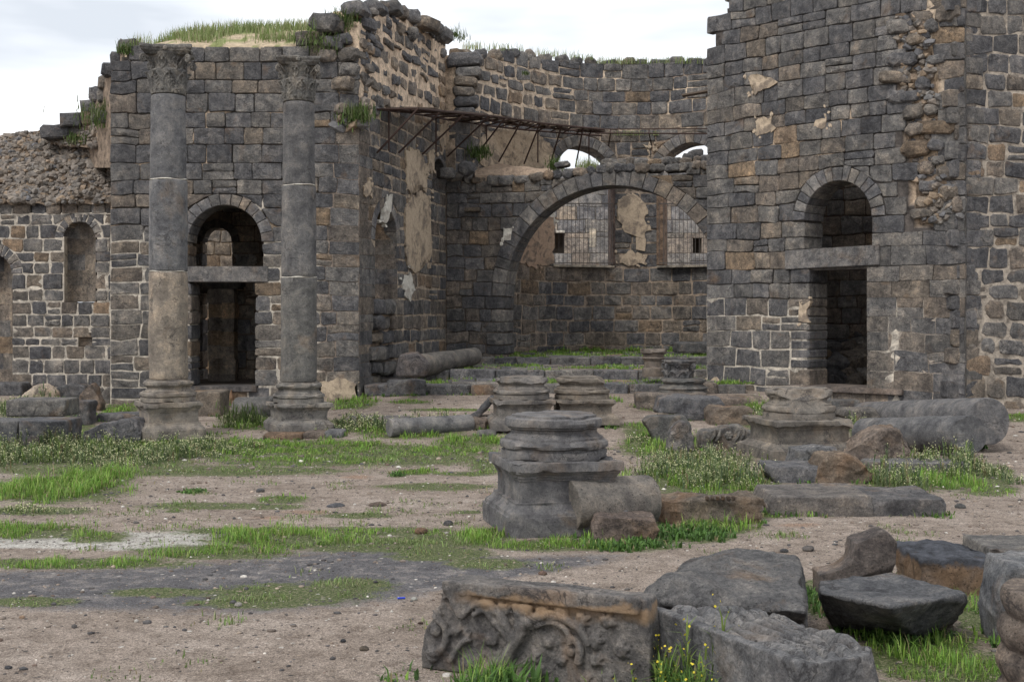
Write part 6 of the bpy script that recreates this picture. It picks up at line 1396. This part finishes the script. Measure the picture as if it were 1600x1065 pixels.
tall_grass(4, along(Cw, 900, 930, 266, 260, 0, 0), .35, 'tall thin grass on top of the screen wall below the left upper window')
tall_grass(5, along(E, 950, 1030, 212, 700, .12, 2), .16, 'green weeds rooted on the ledge between the two upper arches')
def tuft(i, px, py, D, r, n, h, label):
    rg = np.random.default_rng(i + 900); c = P(px, py, D); V0 = (np.array(c) + rg.normal(0, 1, (n, 3)) * [r, r * .5, r * .5]).astype(np.float32)
    pal = np.array([(.07, .12, .03), (.1, .15, .04), (.16, .18, .09)]); V, Fc, T_ = blades(V0, h * rg.uniform(.4, 1.2, n), np.full(n, .02), pal[rg.integers(0, 3, n)], .9, rg); c0 = V.mean(0)
    o = part('wall_plant', np_mesh('wall_plant', V - c0, Fc, T_), M_LEAF, None, tuple(c0)); tag(o, label, None, kind='stuff')
for i, a in enumerate([(556, 186, 26.9, .16, 420, .3, 'bushy green plant on the pier top just left of the awning'), (750, 243, 33.6, .15, 300, .26, 'green tuft on the earth ledge under the awning'), (165, 184, 28.6, .28, 500, .22, 'green plant on the broken shoulder left of the left column'), (118, 222, 29.4, .1, 160, .2, 'small dark green plant left of the shoulder plant, on the brown rubble'),
                       (134, 224, 29.3, .08, 120, .18, 'small dark plant on the rubble, nearer the gatehouse'), (536, 40, 27.1, .16, 380, .3, 'green bush among the rocks at the top of the gatehouse corner'), (500, 68, 27.0, .25, 420, .22, 'grass clump below the summit rocks'), (195, 82, 27.0, .08, 120, .25, 'grass tuft at the upper left corner behind the left capital'), (821, 116, 35.9, .05, 60, .1, 'tiny plant in the joints of the apse wall'), (712, 60, 33.2, .15, 120, .25, 'thin plant on top of the junction of side wall and apse'), (868, 262, 33.5, .12, 160, .3, 'pale plant at the left foot of the left upper arch'), (378, 655, 23.4, .2, 240, .2, 'weed clump beside the drum between the two columns')]): tuft(i, *a)

# ================================================================== PEBBLES AND LITTER
bmi = bmesh.new(); bmesh.ops.create_icosphere(bmi, subdivisions=1, radius=1); IV = np.array([v.co[:] for v in bmi.verts], np.float32); IF = np.array([[v.index for v in f.verts] for f in bmi.faces]); bmi.free()
rg = np.random.default_rng(12)
def pebbles(n, name, label, zone, size, cols):
    Vs, Fs, Ts = [], [], []; off = 0; got = 0
    while got < n:
        x_, y_ = zone(rg)
        s_ = size[0] * (1 + rg.pareto(2.6)) ; s_ = min(s_, size[1]); V = IV * (s_ * rg.uniform(.7, 1.4), s_ * rg.uniform(.7, 1.2), s_ * rg.uniform(.35, .7)) * rg.uniform(.8, 1.2, (len(IV), 1)); a_ = rg.uniform(0, 6.28); c_, q_ = math.cos(a_), math.sin(a_)
        V = np.stack([V[:, 0] * c_ - V[:, 1] * q_, V[:, 0] * q_ + V[:, 1] * c_, V[:, 2]], 1) + (x_, y_, gz(x_, y_) + s_ * .15); Vs.append(V); Fs.append(IF + off); off += len(IV); c = cols[rg.integers(0, len(cols))]; Ts.append(np.tile(np.array(c) * rg.uniform(.7, 1.3), (len(IV), 1))); got += 1
    o = part(name, np_mesh(name, np.concatenate(Vs), np.concatenate(Fs), np.concatenate(Ts)), M_RUBBLE); tag(o, label, None, kind='stuff')
PC = [(.11, .10, .10), (.08, .078, .08), (.2, .16, .13), (.32, .26, .21), (.15, .11, .09), (.12, .11, .105), (.24, .2, .17), (.09, .085, .085), (.17, .14, .12), (.5, .47, .43)]
def z1(rg):
    D = 7.0 + rg.random() ** .7 * 14; return rg.uniform(-.45, .42) * D, D
pebbles(14000, 'gravel', 'scattered pebbles and stone chips over the bare ground', z1, (.006, .03), PC)
def z2(rg):
    D = rg.uniform(18, 27); return rg.uniform(-.42, .42) * D, D
pebbles(2200, 'gravel', 'stone chips strewn between the pedestals and the walls', z2, (.012, .05), PC)
for i, (px, py, s_, c, lb) in enumerate([(569, 1015, 17, (.1, .085, .07), 'rounded dark pebble, largest on the foreground gravel'), (536, 1002, 11, (.05, .05, .055), 'small black pebble left above the rounded dark pebble'), (657, 974, 9, (.09, .06, .05), 'brownish pebble by the left end of the vine frieze'), (34, 965, 10, (.4, .28, .2), 'small orange pebble at the left foreground'), (13, 1044, 12, (.09, .09, .1), 'grey pebble in the lower left corner'), (372, 946, 14, (.45, .42, .38), 'pale flat chip in the turf on the dark gravel'), (848, 897, 15, (.16, .11, .09), 'reddish stone on the path behind the vine frieze'), (647, 937, 12, (.5, .5, .46), 'whitish stone left of the vine frieze'), (657, 833, 22, (.15, .1, .07), 'flat brown slab fragment at the edge of the turf'), (407, 768, 14, (.11, .11, .115), 'dark stone on the bare patch left of centre'), (1262, 860, 20, (.12, .12, .125), 'dark pebble on the path under the moulded slab'), (1225, 862, 14, (.1, .1, .105), 'second dark pebble on the path left of the first'), (590, 789, 34, (.12, .09, .075), 'half-buried flat brown stone on the bare ground'), (525, 790, 32, (.12, .12, .13), 'half-buried flat grey stone left of the brown one'), (1500, 793, 18, (.1, .1, .1), 'dark chip beside the rough slab end'), (700, 820, 18, (.11, .11, .12), 'dark stone half sunk beside the central pedestal turf')]):
    g = G(px, py); r_ = s_ * g.y / F / 2; bm = bmesh.new(); bmesh.ops.create_icosphere(bm, subdivisions=2, radius=r_)
    for v in bm.verts: v.co = Vector((v.co.x, v.co.y * .85, v.co.z * (.6 if s_ < 30 else .3))) * (1 + .25 * noise.noise(v.co / r_ * .8 + Vector((i * 3, 0, 0))))
    o = part('pebble', mesh_bm('pebble', bm), M_ROCK, None, g + Vector((0, 0, r_ * .25 if s_ < 30 else 0)), (0, 0, R.uniform(0, 3)), c, smooth=True); tag(o, lb, 'pebble', 'loose pebbles')
bm = bmesh.new(); add_tube(bm, [(-.03, 0, .01), (.03, .005, .012)], .008, 6); tag(part('bottle_cap_strip', mesh_bm('litter', bm), M_BLUE, None, G(627, 936)), 'tiny scrap of bright blue plastic on the dark gravel', 'litter')
print('objects', len(bpy.data.objects), 'tower stones', nT, 'tris', sum(len(m.loop_triangles) if m.loop_triangles else sum(len(p.vertices) - 2 for p in m.polygons) for m in bpy.data.meshes if len(m.polygons) < 60000))
